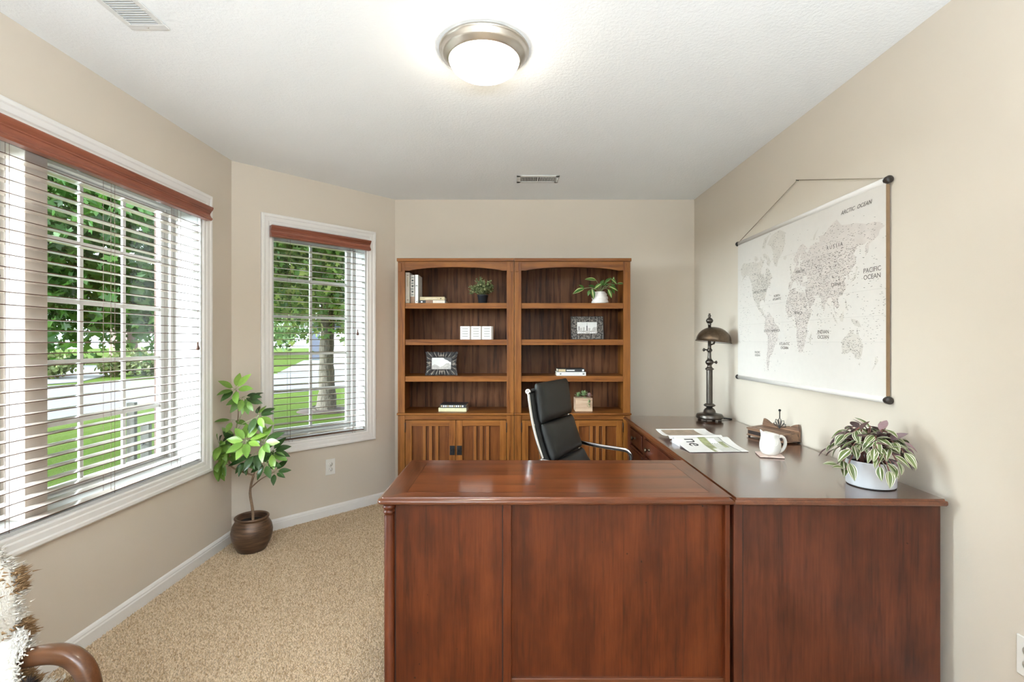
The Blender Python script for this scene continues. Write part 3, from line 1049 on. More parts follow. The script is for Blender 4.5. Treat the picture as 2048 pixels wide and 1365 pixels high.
# --- return along the wall, standing a touch askew
RA = math.radians(-1.15)
ret = empty('desk_return', (SEAM0 + 0.0040, YF, 0), RA, 'long desk return along the wall with dark glossy top and row of drawers', 'desk')
RW, RL = 0.698, 1.795
poly = [(0, 0), (RW, 0), (RW, RL), (0, RL)]
EDGE2 = [(-0.0065, DT - 0.0004), (-0.0060, DT - 0.0022), (-0.0052, DT - 0.0064), (-0.0010, DT - 0.0070), (0.0, DT - 0.010), (0.0004, DT - 0.0145), (0.0, DT - 0.0195), (-0.0025, DT - 0.0230), (-0.008, DT - 0.0245), (-0.016, DT - 0.0250), (-0.026, DT - 0.0252)]
slab(poly, EDGE2, 'desktop', 'cherry_y', ret)
e2 = 0.0065
veneer([(e2, e2), (RW - e2, e2), (RW - e2, RL - e2), (e2, RL - e2)], 'return_top', 'veneer', ret)
py = YP - YF
MB().box(0.004, 0.034, py, py + 0.05, 0.02, ZT).build('stile', 'return_dark', ret, 0.003)
MB().box(0.034, 0.0372, py + 0.004, py + 0.02, 0.02, ZT).build('groove_and_shade', 'groove_and_shade', ret)
MB().box(0.037, RW - 0.004, py + 0.005, py + 0.018, 0.02, ZT).build('end_panel', 'return_dark', ret, 0.001)
MB().box(0.040, RW - 0.010, py + 0.018, RL - 0.012, 0.05, ZT).build('carcass', 'return_dark', ret, 0.002)
MB().box(0.034, RW - 0.006, py + 0.012, RL - 0.008, 0.0, 0.05).build('plinth', 'cherry_y', ret, 0.003)
# drawers on the inner face (-x)
rows = ((0.600, 0.716), (0.425, 0.585), (0.075, 0.41))
for (y0_, y1_) in ((1.350, 1.700), (0.74, 1.300)):
    for ri, (za, zb) in enumerate(rows):
        d = MB().box(0.026, 0.041, y0_, y1_, za, zb)
        d.box(0.019, 0.027, y0_ + 0.014, y1_ - 0.014, za + 0.014, zb - 0.014)
        dr = d.build('drawer', 'return_dark', ret, 0.004, 3)
        kn = [(0.5,)] if y1_ - y0_ < 0.4 else [(0.22,), (0.78,)]
        for (q,) in kn:
            mt = Matrix.Translation((0.019, y0_ + (y1_ - y0_) * q, (za + zb) / 2)) @ Matrix.Rotation(-PI / 2, 4, 'Y')
            MB().lathe([(0.011, 0), (0.011, 0.002), (0.005, 0.004), (0.005, 0.013), (0.012, 0.018), (0.0145, 0.024), (0.011, 0.029), (0, 0.031)], 18, 0, mt).build('knob', 'bronze', dr)
MB().box(0.024, 0.041, 1.302, 1.348, 0.06, 0.725).build('stile', 'return_dark', ret, 0.003)
MB().box(0.024, 0.041, 1.702, 1.775, 0.06, 0.725).build('stile', 'return_dark', ret, 0.003)
MB().box(0.016, 0.041, 0.56, RL - 0.012, 0.719, ZT).build('cornice', 'cherry_y', ret, 0.004)

# ------------------------------------------------------------------ office chair
CH = empty('office_chair', (0.512, 2.835, 0), math.radians(-28), 'black leather padded office chair with chrome frame behind the desk', 'chair')
PROF = [(-0.335, 1.000), (-0.322, 0.900), (-0.302, 0.800), (-0.272, 0.700), (-0.232, 0.600), (-0.180, 0.510), (-0.110, 0.455), (-0.03, 0.438), (0.065, 0.442), (0.150, 0.456)]


def catmull(pts, n=8):
    pts = [Vector(p) for p in pts]
    out = []
    for i in range(len(pts) - 1):
        p0, p1, p2, p3 = pts[max(i - 1, 0)], pts[i], pts[i + 1], pts[min(i + 2, len(pts) - 1)]
        for k in range(n):
            q = k / n
            out.append(0.5 * ((2 * p1) + (p2 - p0) * q + (2 * p0 - 5 * p1 + 4 * p2 - p3) * q * q + (3 * p1 - p0 - 3 * p2 + p3) * q ** 3))
    out.append(pts[-1])
    return out


pc = catmull(PROF, 8)
cum = [0.0]
for i in range(1, len(pc)):
    cum.append(cum[-1] + (pc[i] - pc[i - 1]).length)


def prof_at(s):
    s = max(-0.2, min(cum[-1], s))
    if s < 0:
        t_ = (pc[1] - pc[0]).normalized()
        p = pc[0] + t_ * s
    else:
        i = max(j for j in range(len(cum)) if cum[j] <= s + 1e-9)
        i = min(i, len(pc) - 2)
        q = (s - cum[i]) / (cum[i + 1] - cum[i])
        p = pc[i].lerp(pc[i + 1], q)
        i0, i1 = max(i - 1, 0), min(i + 2, len(pc) - 1)
        t_ = (pc[i1] - pc[i0]).normalized()
    nrm_ = Vector((-t_.y, t_.x))          # towards the sitter (front / up)
    return p, t_, nrm_


def rail_pts(y):
    return [(p.x, y, p.y) for p in pc]


for s in (-1, 1):
    MB().tube(rail_pts(s * 0.262), 0.0085, 10, flat=1.9, up=(0, 1, 0)).build('side_rail', 'chrome', CH)
for s in (-1, 1):
    p, t_, n_ = prof_at(0.0)
    mt = Matrix.Translation((p.x, s * 0.252, p.y)) @ Matrix.Rotation(-s * PI / 2, 4, 'X')
    MB().lathe([(0.0, 0.0), (0.0165, 0.0), (0.0165, 0.020), (0.015, 0.023), (0.003, 0.023), (0.003, 0.021), (0, 0.021)], 28, 0, mt).build('rail_cap', 'chrome', CH)
MB().tube([(pc[0].x, -0.25, pc[0].y), (pc[0].x, 0.25, pc[0].y)], 0.012, 14).build('top_rod', 'black', CH)
# sling
sl = MB()
ss = [cum[-1] * i / 40 for i in range(41)]
vs_, fs_ = [], []
for s in ss:
    p, t_, n_ = prof_at(s)
    for y in (-0.252, 0.252):
        for k in (-0.002, 0.002):
            q = p + n_ * k
            vs_.append((q.x, y, q.y))
for i in range(40):
    a_, c_ = i * 4, i * 4 + 4
    fs_ += [(a_, a_ + 2, c_ + 2, c_), (a_ + 1, c_ + 1, c_ + 3, a_ + 3), (a_, c_, c_ + 1, a_ + 1), (a_ + 2, a_ + 3, c_ + 3, c_ + 2)]
sl.add(vs_, fs_, 0, True).build('sling', 'leather', CH)


def pad(s0, s1, th, hw=0.228):
    nu, nv = 22, 22
    def sgn_pow(v, e_):
        return math.copysign(abs(v) ** e_, v)
    vs_, fs_ = [], []
    mb = MB()
    for side in (0, 1):
        for i in range(nu + 1):
            for j in range(nv + 1):
                a = math.sin((i / nu - 0.5) * PI)      # denser near the rim
                c = math.sin((j / nv - 0.5) * PI)
                fall = (1 - abs(a) ** 7) ** 0.5 * (1 - abs(c) ** 9) ** 0.5
                belly = 1.0 + 0.10 * (1 - a * a) * (1 - c * c)
                s = (s0 + s1) / 2 + a * (s1 - s0) / 2
                p, t_, n_ = prof_at(s)
                d = 0.003 + th * (0.5 + 0.5 * fall * belly if side == 0 else 0.5 - 0.5 * fall)
                q = p + n_ * d
                vs_.append((q.x, c * hw, q.y))
    m_ = (nu + 1) * (nv + 1)
    for side in (0, 1):
        for i in range(nu):
            for j in range(nv):
                a = side * m_ + i * (nv + 1) + j
                f = (a, a + 1, a + nv + 2, a + nv + 1)
                fs_.append(f if side == 0 else f[::-1])
    mb.add(vs_, fs_, 0, True)
    o = mb.build('cushion', 'leather', CH, fix=False)
    bm = bmesh.new()
    bm.from_mesh(o.data)
    bmesh.ops.remove_doubles(bm, verts=bm.verts, dist=0.0004)
    bmesh.ops.recalc_face_normals(bm, faces=bm.faces)
    bm.to_mesh(o.data)
    bm.free()
    return o


for (a_, c_, th_) in ((-0.040, 0.190, 0.062), (0.196, 0.418, 0.062), (0.424, 0.560, 0.058), (0.580, 0.668, 0.055), (0.672, 0.760, 0.055), (0.764, 0.860, 0.055)):
    pad(a_, min(c_, cum[-1] - 0.005), th_)
# armrests: flat chrome loops
for s in (-1, 1):
    yv = s * 0.286
    path = catmull([(-0.243, 0.625), (-0.20, 0.622), (-0.08, 0.612), (0.045, 0.606), (0.085, 0.597), (0.103, 0.570), (0.100, 0.52), (0.085, 0.452)], 6)
    MB().tube([(p.x, yv, p.y) for p in path], 0.0135, 10, flat=0.55, up=(0, 1, 0)).build('armrest', 'chrome', CH)
    for (x, z) in ((-0.243, 0.625), (0.085, 0.452)):
        MB().lathe([(0.012, 0), (0.012, 0.034), (0.0, 0.036)], 16, 0, Matrix.Translation((x, s * 0.262, z)) @ Matrix.Rotation(-s * PI / 2, 4, 'X')).build('bracket', 'chrome', CH)
# tilt mechanism, column, star base
MB().box(-0.11, 0.09, -0.25, 0.25, 0.385, 0.415).build('seat_bracket', 'chrome', CH, 0.004)
MB().lathe([(0.05, 0.33), (0.055, 0.39), (0.0, 0.39)], 20).build('tilt_housing', 'black', CH)
MB().lathe([(0.026, 0.10), (0.026, 0.24), (0.016, 0.24), (0.016, 0.34)], 20).build('gas_column', 'chrome', CH)
for k in range(5):
    a = 2 * PI * k / 5 + 0.3
    mt = Matrix.Rotation(a, 4, 'Z')
    leg = MB().tube([(0.02, 0, 0.125), (0.12, 0, 0.105), (0.225, 0, 0.080)], [0.022, 0.018, 0.012], 10, mat=mt).build('base_arm', 'chrome', CH)
    cb = MB()
    for q in (-0.016, 0.016):
        cb.lathe([(0.0, -0.009), (0.026, -0.009), (0.029, -0.004), (0.029, 0.004), (0.026, 0.009), (0.0, 0.009)], 20, 0, mt @ Matrix.Translation((0.225, q, 0.029)) @ Matrix.Rotation(PI / 2, 4, 'X'))
    cb.tube([(0.225, 0, 0.03), (0.225, 0, 0.085)], 0.006, 8, mat=mt)
    cb.build('caster', 'black', leg)

# ------------------------------------------------------------------ table lamp
LB = at(1418, 841, 3.246)
lamp = empty('table_lamp', (LB.x, LB.y, DT), 0, 'aged bronze table lamp with domed metal shade on the desk return', 'lamp')
MB().lathe([(0.0, 0.012), (0.078, 0.012), (0.085, 0.016), (0.086, 0.026), (0.083, 0.030), (0.084, 0.034), (0.078, 0.042), (0.052, 0.047), (0.040, 0.050), (0.037, 0.064), (0.030, 0.076), (0.021, 0.082), (0.018, 0.088)], 48).build('base', 'steel_dark', lamp)
for k in range(4):
    a = PI / 4 + k * PI / 2
    MB().lathe([(0.010, 0.0), (0.012, 0.006), (0.010, 0.014)], 12, 0, Matrix.Translation((0.068 * math.cos(a), 0.068 * math.sin(a), 0))).build('foot', 'steel_dark', lamp)
fl_ = []
for i in range(48):          # fluted pole
    a = 2 * PI * i / 48
    fl_.append(0.0185 + 0.0011 * math.cos(a * 12))
vs_, fs_ = [], []
for z in (0.098, 0.338):
    for i in range(48):
        a = 2 * PI * i / 48
        vs_.append((fl_[i] * math.cos(a), fl_[i] * math.sin(a), z))
for i in range(48):
    fs_.append((i, (i + 1) % 48, 48 + (i + 1) % 48, 48 + i))
MB().add(vs_, fs_, 0, True).build('pole', 'steel_dark', lamp)
MB().lathe([(0.018, 0.088), (0.030, 0.092), (0.037, 0.098), (0.037, 0.102), (0.027, 0.110), (0.019, 0.112)], 40).build('collar', 'steel_dark', lamp)
MB().lathe([(0.0195, 0.332), (0.027, 0.336), (0.028, 0.342), (0.019, 0.348), (0.015, 0.354), (0.014, 0.364), (0.020, 0.372), (0.026, 0.380), (0.027, 0.388), (0.021, 0.397), (0.014, 0.404), (0.012, 0.412), (0.010, 0.448), (0.011, 0.452), (0.017, 0.460), (0.018, 0.467), (0.012, 0.475), (0.0105, 0.480), (0.0105, 0.560)], 28).build('stem', 'steel_dark', lamp)
for z, s, r in ((0.384, 1, 0.026), (0.467, -1, 0.017)):
    mt = Matrix.Translation((s * r * 0.8, 0, z)) @ Matrix.Rotation(s * PI / 2, 4, 'Y')
    MB().lathe([(0.004, 0), (0.004, 0.012), (0.007, 0.016), (0.011, 0.022), (0.011, 0.026), (0.004, 0.031), (0, 0.031)], 14, 0, mt).build('thumbscrew', 'steel_dark', lamp)
MB().tube([(0.008, 0, 0.500), (0.030, 0, 0.508), (0.034, 0, 0.535)], 0.006, 8).build('socket_arm', 'steel_dark', lamp)
mt = Matrix.Translation((0.0260, 0, 0.5215)) @ Matrix.Rotation(math.radians(6), 4, 'Y')
sh = [(0.116, -0.004), (0.114, 0.0), (0.109, 0.003)] + [(0.109 * math.cos(a), 0.003 + 0.094 * math.sin(a)) for a in [k * PI / 24 for k in range(1, 12)]] + [(0.004, 0.097)]
shade = MB().lathe(sh, 56, 0, mt, cap=False).build('shade', 'bronze', lamp)
MB().lathe([(r - 0.0015, z - 0.0012) for r, z in sh[1:]], 56, 0, mt, cap=False).build('shade_lining', 'white_enamel', shade)
MB().lathe([(0.0095, 0.600), (0.0095, 0.632), (0.013, 0.636), (0.009, 0.640), (0.016, 0.645), (0.0225, 0.655), (0.0225, 0.664), (0.016, 0.674), (0.008, 0.679), (0.007, 0.684), (0.010, 0.690), (0.0105, 0.694), (0.006, 0.698), (0.006, 0.701), (0.008, 0.705), (0.0, 0.709)], 24).build('finial', 'steel_dark', lamp)
c0 = Vector((0.075, 0.03, 0.010))
MB().tube([c0, c0 + Vector((0.05, -0.004, -0.004)), Vector((0.145, 0.015, 0.0035)), Vector((0.162, 0.030, 0.0035)), Vector((0.150, 0.055, 0.0035)), Vector((0.110, 0.085, 0.0035))], 0.0028, 6).build('power_cord', 'black', lamp)

# ------------------------------------------------------------------ magazine
M['paper'] = plain('magazine_paper', (232, 230, 226), 0.35, var=0.02)
M['print_sage'] = plain('print_sage_green', (150, 154, 112), 0.4, var=0.3, vscale=40)
M['print_grey'] = plain('print_pale_photo', (206, 206, 198), 0.4, var=0.12, vscale=50)
M['print_brown'] = plain('print_brown_photo', (158, 140, 120), 0.35, var=0.3, vscale=25)
M['print_black'] = plain('print_black', (48, 48, 48), 0.5)
M['print_mid'] = plain('print_mid_grey', (126, 128, 122), 0.5, var=0.2)
M['print_white'] = plain('print_white', (240, 240, 238), 0.4)
M['page_edge'] = plain('page_edges', (206, 204, 206), 0.7, var=0.2, vscale=400)
mag = empty('magazine', (0.835, 2.30, DT), math.radians(2.5), 'open magazine with white cover lying face up on the desk return', 'magazine')
ML = 0.283
# profile across the spine: (y, z)
mp_ = catmull([(0.0, 0.002), (0.06, 0.004), (0.12, 0.009), (0.17, 0.018), (0.205, 0.027), (0.228, 0.026), (0.236, 0.020)], 4)
mp2 = catmull([(0.240, 0.018), (0.252, 0.026), (0.268, 0.029), (0.30, 0.022), (0.36, 0.017), (0.43, 0.020), (0.47, 0.026)], 4)


def sheet(profile, th, x0, x1, name, mat, parent, lift=0.0, skew=0.0):
    vs_, fs_ = [], []
    k = len(profile)
    for x in (x0, x1):
        for p in profile:
            vs_.append((x + skew * p.x, p.x, p.y + lift + th))
        for p in profile:
            vs_.append((x + skew * p.x, p.x, p.y + lift))
    for i in range(k - 1):
        fs_ += [(i, i + 1, 2 * k + i + 1, 2 * k + i), (k + i, 3 * k + i, 3 * k + i + 1, k + i + 1), (i, k + i, k + i + 1, i + 1), (2 * k + i, 2 * k + i + 1, 3 * k + i + 1, 3 * k + i)]
    fs_ += [(0, 2 * k, 3 * k, k), (k - 1, 2 * k - 1, 4 * k - 1, 3 * k - 1)]
    return MB().add(vs_, fs_, 0, False).build(name, mat, parent)


cover = sheet(mp_, 0.0012, 0.0, ML, 'front_cover', 'paper', mag, 0.0005, 0.02)
back = sheet(mp2, 0.0012, -0.012, ML - 0.012, 'back_half', 'paper', mag, 0.0, 0.02)
# block of pages under the fold
MB().prism([(0.135, 0.0), (0.236, 0.0), (0.236, 0.019), (0.205, 0.026), (0.17, 0.017), (0.135, 0.0105)], 0.004, ML - 0.006, basis(Vector((0, 0, 0)), Vector((0, 1, 0)), Vector((1, 0, 0)), Vector((0, 0, 1)))).build('pages', 'page_edge', mag)
MB().prism([(0.242, 0.0), (0.30, 0.0), (0.34, 0.014), (0.30, 0.0215), (0.268, 0.0285), (0.252, 0.0255), (0.243, 0.016)], 0.03, ML - 0.03, basis(Vector((0, 0, 0)), Vector((0, 1, 0)), Vector((1, 0, 0)), Vector((0, 0, 1)))).build('pages', 'page_edge', mag)


def sub_prof(profile, y0, y1):
    return [p for p in profile if y0 <= p.x <= y1]


sheet(sub_prof(mp_, 0.0, 0.232), 0.0002, 0.120, 0.136, 'photo_strip', 'print_sage', cover, 0.0017, 0.02)
sheet(sub_prof(mp_, 0.05, 0.232), 0.0002, 0.136, 0.160, 'photo_strip', 'print_sage', cover, 0.0017, 0.02)
sheet(sub_prof(mp_, 0.0, 0.232), 0.0002, 0.160, 0.236, 'photo_strip', 'print_grey', cover, 0.0017, 0.02)
sheet(sub_prof(mp_, 0.0, 0.22), 0.0002, 0.243, 0.249, 'print_line', 'print_mid', cover, 0.0017, -0.06)
for (x0, x1, ya_, yb_) in ((0.165, 0.200, 0.128, 0.20),):
    sheet(sub_prof(mp_, ya_, yb_), 0.0002, x0, x1, 'house_print', 'print_white', cover, 0.0020, 0.02)
for xx in (0.168, 0.180, 0.192):
    for yy in (0.135, 0.165, 0.192):
        z = [p.y for p in mp_ if p.x <= yy][-1]
        MB().box(xx, xx + 0.006, yy, yy + 0.012, z + 0.0026, z + 0.0032, 0).build('window_print', 'print_black' if (xx + yy) * 1000 % 3 < 2 else 'print_mid', cover)
sheet(sub_prof(mp_, 0.07, 0.16), 0.0002, 0.205, 0.228, 'tree_print', 'print_sage', cover, 0.0020, 0.02)
sheet(sub_prof(mp2, 0.27, 0.46), 0.0002, 0.012, 0.200, 'photo_strip', 'print_brown', back, 0.0013, 0.02)
tx_ = text('ne', 0.100, 'print_black', cover, basis(Vector((0.078, 0.150, 0.0)), Vector((0, -1, 0)), Vector((1, 0, 0)), Vector((0, 0, 1))))
for v_ in tx_.data.vertices:                 # lay the letters on the curved cover
    v_.co.z += float(np.interp(v_.co.y, [p.x for p in mp_], [p.y for p in mp_])) + 0.0021

# ------------------------------------------------------------------ wooden letter box with iron fan
tb = empty('desk_box', (1.298, 2.700, DT), math.atan2(-0.93, 0.30), 'small old wooden desk box with scalloped back and iron fan ornament', 'box')
# local x along its length (towards the viewer), local y to the wall side
M['old_wood'] = wood('old_box_wood', (72, 50, 38), (116, 86, 66), (146, 112, 86), 'x', 0.5, 0.15, fig=6, contrast=0.9, blotch=0.35)
bl, bw = 0.235, 0.115
for (xx, yy) in ((0.006, 0.006), (bl - 0.006, 0.006), (0.006, bw - 0.006), (bl - 0.006, bw - 0.006)):
    MB().lathe([(0.005, 0.0), (0.007, 0.004), (0.004, 0.009)], 8, 0, Matrix.Translation((xx, yy, 0))).build('foot', 'iron', tb)
MB().box(-0.004, bl + 0.004, -0.004, bw, 0.008, 0.012).build('base_board', 'old_wood', tb, 0.001)
MB().prism([(0, 0.012), (bw - 0.012, 0.012), (bw - 0.012, 0.052), (0, 0.044)], 0, bl, basis(Vector((0, 0, 0)), Vector((0, 1, 0)), Vector((1, 0, 0)), Vector((0, 0, 1)))).build('body', 'old_wood', tb, 0.001)
lt = math.atan2(0.008, bw - 0.012)
lid = MB().box(-0.003, bl + 0.003, -0.005, bw - 0.012, 0.0, 0.006, 0, Matrix.Translation((0, 0, 0.044)) @ Matrix.Rotation(lt, 4, 'X')).build('lid', 'old_wood', tb, 0.001)
for ins in (0.014, 0.026):
    g = MB()
    for (x0, x1, y0, y1) in ((ins, bl - ins, ins, ins + 0.002), (ins, bl - ins, bw - 0.012 - ins, bw - 0.010 - ins), (ins, ins + 0.002, ins, bw - 0.012 - ins), (bl - ins - 0.002, bl - ins, ins, bw - 0.012 - ins)):
        g.box(x0, x1, y0, y1, 0.0055, 0.0063, 0, Matrix.Translation((0, 0, 0.044)) @ Matrix.Rotation(lt, 4, 'X'))
    g.build('lid_groove', 'groove_and_shade', lid)
MB().box(0.004, bl - 0.004, -0.0008, 0.0008, 0.017, 0.036).build('front_groove', 'groove_and_shade', tb)
pts = [(0, 0.012), (bl, 0.012), (bl, 0.065)]
n = 28
for i in range(n + 1):
    q = 1 - i / n
    hump = 0.074 + 0.022 * abs(math.cos(q * 2 * PI)) - (0.026 if 0.28 < q < 0.72 else 0.0) * math.cos((q - 0.5) / 0.22 * PI / 2)
    pts.append((bl * q, hump if 0.03 < q < 0.97 else 0.066))
MB().prism(pts, bw - 0.012, bw).build('back_board', 'old_wood', tb, 0.001)
fan = MB()
fc = Vector((bl * 0.52, bw - 0.018, 0.058))
for k, a in enumerate((-0.95, -0.5, 0.0, 0.5, 0.95)):
    ln = (0.046, 0.052, 0.056, 0.052, 0.046)[k]
    d = Vector((math.sin(a), 0, math.cos(a)))
    p = Vector((math.cos(a), 0, -math.sin(a)))
    w = 0.0085
    fan.tube([fc, fc + d * ln * 0.85 - p * w, fc + d * ln, fc + d * ln * 0.85 + p * w], 0.0018, 6, closed=True)
fan.tube([fc + Vector((0, 0, 0.055)), fc + Vector((0, 0, 0.092))], 0.0026, 8)
fan.lathe([(0, -0.007), (0.005, -0.005), (0.007, 0), (0.005, 0.005), (0, 0.007)], 12, 0, Matrix.Translation(fc + Vector((0, 0, 0.097))))
fan.build('fan_ornament', 'iron', tb)

# ------------------------------------------------------------------ coaster and pitcher
M['coaster'] = plain('coaster_pink_stone', (214, 190, 178), 0.5, var=0.2, vscale=50)
CO = at(1538, 911.5, 2.237)
co = empty('coaster', (CO.x, CO.y, DT), math.radians(-14), 'square pinkish patterned coaster under the white pitcher', 'coaster')
MB().box(-0.050, 0.050, -0.048, 0.048, 0.0, 0.002).build('cork_base', 'inlay', co)
MB().box(-0.050, 0.050, -0.048, 0.048, 0.002, 0.009).build('tile', 'coaster', co, 0.0015)
pi_ = empty('pitcher', (CO.x + 0.004, CO.y + 0.002, DT + 0.009), 0, 'small white ceramic pitcher with pointed spout and ear handle', 'pitcher')
prof = [(0.0, 0.0), (0.030, 0.0), (0.036, 0.004), (0.0425, 0.016), (0.045, 0.032), (0.0445, 0.048), (0.041, 0.064), (0.0375, 0.078), (0.0375, 0.090), (0.039, 0.096), (0.037, 0.097), (0.035, 0.090), (0.035, 0.078), (0.0385, 0.062), (0.041, 0.04), (0.036, 0.010), (0.0, 0.006)]
pb = MB().lathe(prof, 48, cap=False)
nv = []
for (x, y, z) in pb.v:
    if z > 0.06:
        k = ((z - 0.06) / 0.037)
        a = math.atan2(y, x)
        d = abs(((a - PI + PI) % (2 * PI)) - PI)        # angle from -x (spout side)
        sp_ = max(0.0, 1 - abs(math.atan2(math.sin(a - PI), math.cos(a - PI))) / 0.75) ** 1.5
        rr_ = math.hypot(x, y)
        f = 1 + 0.20 * k * sp_
        x, y = x * f, y * f
        z = z + 0.016 * k * sp_ - 0.008 * k * (x / 0.04 > 0) * min(1, max(0, x / 0.04))
    nv.append((x, y, z))
pb.v = nv
pb.build('body', 'ceramic', pi_)
hp = catmull([(0.036, 0, 0.076), (0.050, 0, 0.080), (0.064, 0, 0.070), (0.069, 0, 0.048), (0.062, 0, 0.026), (0.048, 0, 0.012), (0.036, 0, 0.010)], 6)
MB().tube(hp, 0.0068, 12, flat=1.25, up=(0, 1, 0)).build('handle', 'ceramic', pi_)
for q in (0.0,):
    ring = [(-0.004 + 0.020 * math.cos(a * PI / 12), -math.sqrt(max(0.0, 0.0445 ** 2 - (-0.004 + 0.020 * math.cos(a * PI / 12)) ** 2)), 0.062 + 0.018 * math.sin(a * PI / 12)) for a in range(11, 26)]
    MB().tube(ring, 0.0012, 6).build('relief_line', 'ceramic', pi_)

# ------------------------------------------------------------------ leaves


def leaf_mesh(name, L, W, fold=0.25, droop=0.3, nl=8, mats=None, stripes=None, tip=1.0, under=None, wave=0.0):
    """leaf along +x, upper side +z; stripes = material index of each half-strip from the midrib outwards"""
    stripes = stripes or [0, 0]
    ns = len(stripes)
    mb = MB()
    grid = []
    for i in range(nl + 1):
        q = i / nl
        w = W * 0.5 * (math.sin(PI * q ** 0.85) ** 0.8) * (1.0 if q < 0.5 else (1 - (q - 0.5) * 0.25 * tip))
        if i in (0, nl):
            w = W * 0.012
        ang = droop * q
        x = L * q * (1 - 0.12 * droop * q)
        z = -L * droop * 0.5 * q * q
        row = []
        for j in range(-ns, ns + 1):
            c = j / ns
            row.append((x, c * w, z + abs(c) * w * fold + wave * W * math.sin(q * 14 + c) * abs(c)))
        grid.append(row)
    for i in range(nl):
        for j in range(2 * ns):
            si = stripes[abs(j - ns) if j >= ns else ns - 1 - j]
            mb.add([grid[i][j], grid[i + 1][j], grid[i + 1][j + 1], grid[i][j + 1]], [(0, 1, 2, 3)], si, True)
            if under is not None:
                e_ = 0.0005
                mb.add([(p[0], p[1], p[2] - e_) for p in (grid[i][j], grid[i][j + 1], grid[i + 1][j + 1], grid[i + 1][j])], [(0, 1, 2, 3)], under, True)
    o = mb.build(name, mats, None, fix=False)
    me = o.data
    bm = bmesh.new()
    bm.from_mesh(me)
    bmesh.ops.remove_doubles(bm, verts=bm.verts, dist=0.00005)
    bm.to_mesh(me)
    bm.free()
    bpy.data.objects.remove(o)
    return me


def place_leaf(me, parent, base, direction, roll=0.0, scale=1.0, upv=(0, 0, 1), name='leaf'):
    d = Vector(direction).normalized()
    up_ = Vector(upv)
    y = up_.cross(d)
    if y.length < 0.05:
        y = Vector((0, 1, 0)).cross(d)
    y.normalize()
    z = d.cross(y)
    mt = basis(Vector(base), d, y, z) @ Matrix.Rotation(roll, 4, 'X') @ Matrix.Scale(scale, 4)
    o = bpy.data.objects.new(name, me)
    COL.objects.link(o)
    o.parent = parent
    o.matrix_local = mt
    return o


# ------------------------------------------------------------------ umbrella tree in the corner
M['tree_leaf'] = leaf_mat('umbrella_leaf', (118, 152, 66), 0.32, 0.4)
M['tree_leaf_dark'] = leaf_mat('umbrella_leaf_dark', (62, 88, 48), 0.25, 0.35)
M['vein'] = plain('leaf_midrib', (160, 184, 118), 0.45)
M['bark_twig'] = plain('grey_brown_twig', (128, 104, 80), 0.75, var=0.25, vscale=80, bmp=0.4, bscale=160)
M['stalk'] = plain('green_stalk', (140, 146, 104), 0.6)
m, nt, bs = new_mat('banded_bronze_pot')
v = coords(nt, (1, 1, 9))
f = tex_noise(nt, v, 9, 4, 0.6)
nt.links.new(ramp(nt, f, [(0.3, lin((62, 48, 40))), (0.72, lin((124, 94, 70)))]), bs.inputs['Base Color'])
bs.inputs['Roughness'].default_value = 0.38
bs.inputs['Metallic'].default_value = 0.25
bump(nt, bs, f, 0.25, 0.004)
M['bronze_pot'] = m
PX, PY = -1.600, 3.015
tree = empty('potted_umbrella_tree', (PX, PY, 0), 0, 'leafy umbrella tree in a round brown pot in the corner between the windows', 'potted plant')
MB().lathe([(0.0, 0.0), (0.072, 0.0), (0.080, 0.006), (0.100, 0.045), (0.1145, 0.090), (0.117, 0.120), (0.110, 0.155), (0.096, 0.180), (0.090, 0.188), (0.091, 0.194), (0.097, 0.199), (0.098, 0.206), (0.093, 0.211), (0.086, 0.209), (0.084, 0.200), (0.086, 0.185), (0.086, 0.170)], 56, cap=False).build('pot', 'bronze_pot', tree)
MB().lathe([(0.0865, 0.172), (0.05, 0.176), (0.0, 0.178)], 32, cap=False).build('soil', 'soil', tree)


def tp(cx, cy, dep=0.0):
    """point in the plant's frame from the crop used to measure it"""
    p = at(380 + cx * 0.3003, 720 + cy * 0.3003, PY + dep)
    return Vector((p.x - PX, dep, p.z))


def spline(pts, n=5):
    return catmull(pts, n)


MB().tube(spline([tp(418, 1105), tp(414, 1000, -0.005), tp(398, 900, 0.0), tp(402, 840, 0.005), tp(420, 770)]), [0.0085] * 6 + [0.0078] * 6 + [0.007] * 9, 9).build('trunk', 'bark_twig', tree)
br = []
br.append(spline([tp(420, 770), tp(345, 745, -0.02), tp(265, 700, -0.03), tp(262, 620, -0.02), tp(285, 510, 0.0), tp(310, 430, 0.01), tp(318, 330, 0.0), tp(305, 200, -0.02)]))
br.append(spline([tp(400, 855), tp(460, 800, -0.03), tp(520, 765, -0.05), tp(560, 745, -0.06)]))
br.append(spline([tp(420, 770), tp(440, 700, -0.02), tp(470, 620, -0.05), tp(480, 560, -0.06)]))
br.append(spline([tp(380, 755, -0.015), tp(372, 690, -0.04), tp(375, 600, -0.07), tp(372, 545, -0.08)]))
br.append(spline([tp(290, 500), tp(340, 430, -0.01), tp(400, 400, -0.02), tp(445, 375, -0.03)]))
br.append(spline([tp(270, 640, -0.02), tp(230, 600, -0.03), tp(195, 565, -0.04)]))
br.append(spline([tp(300, 460), tp(340, 360, 0.0), tp(372, 270, 0.01)]))
br.append(spline([tp(280, 705, -0.03), tp(230, 690, -0.04), tp(190, 670, -0.05)]))
br.append(spline([tp(440, 760, -0.01), tp(480, 720, -0.03), tp(500, 690, -0.04)]))
for k, p in enumerate(br):
    r0 = (0.006, 0.0045, 0.004, 0.004, 0.003, 0.003, 0.003, 0.003, 0.003)[k]
    MB().tube(p, [r0 * (1 - 0.6 * i / len(p)) for i in range(len(p))], 7).build('branch', 'bark_twig' if k < 4 else 'stalk', tree)

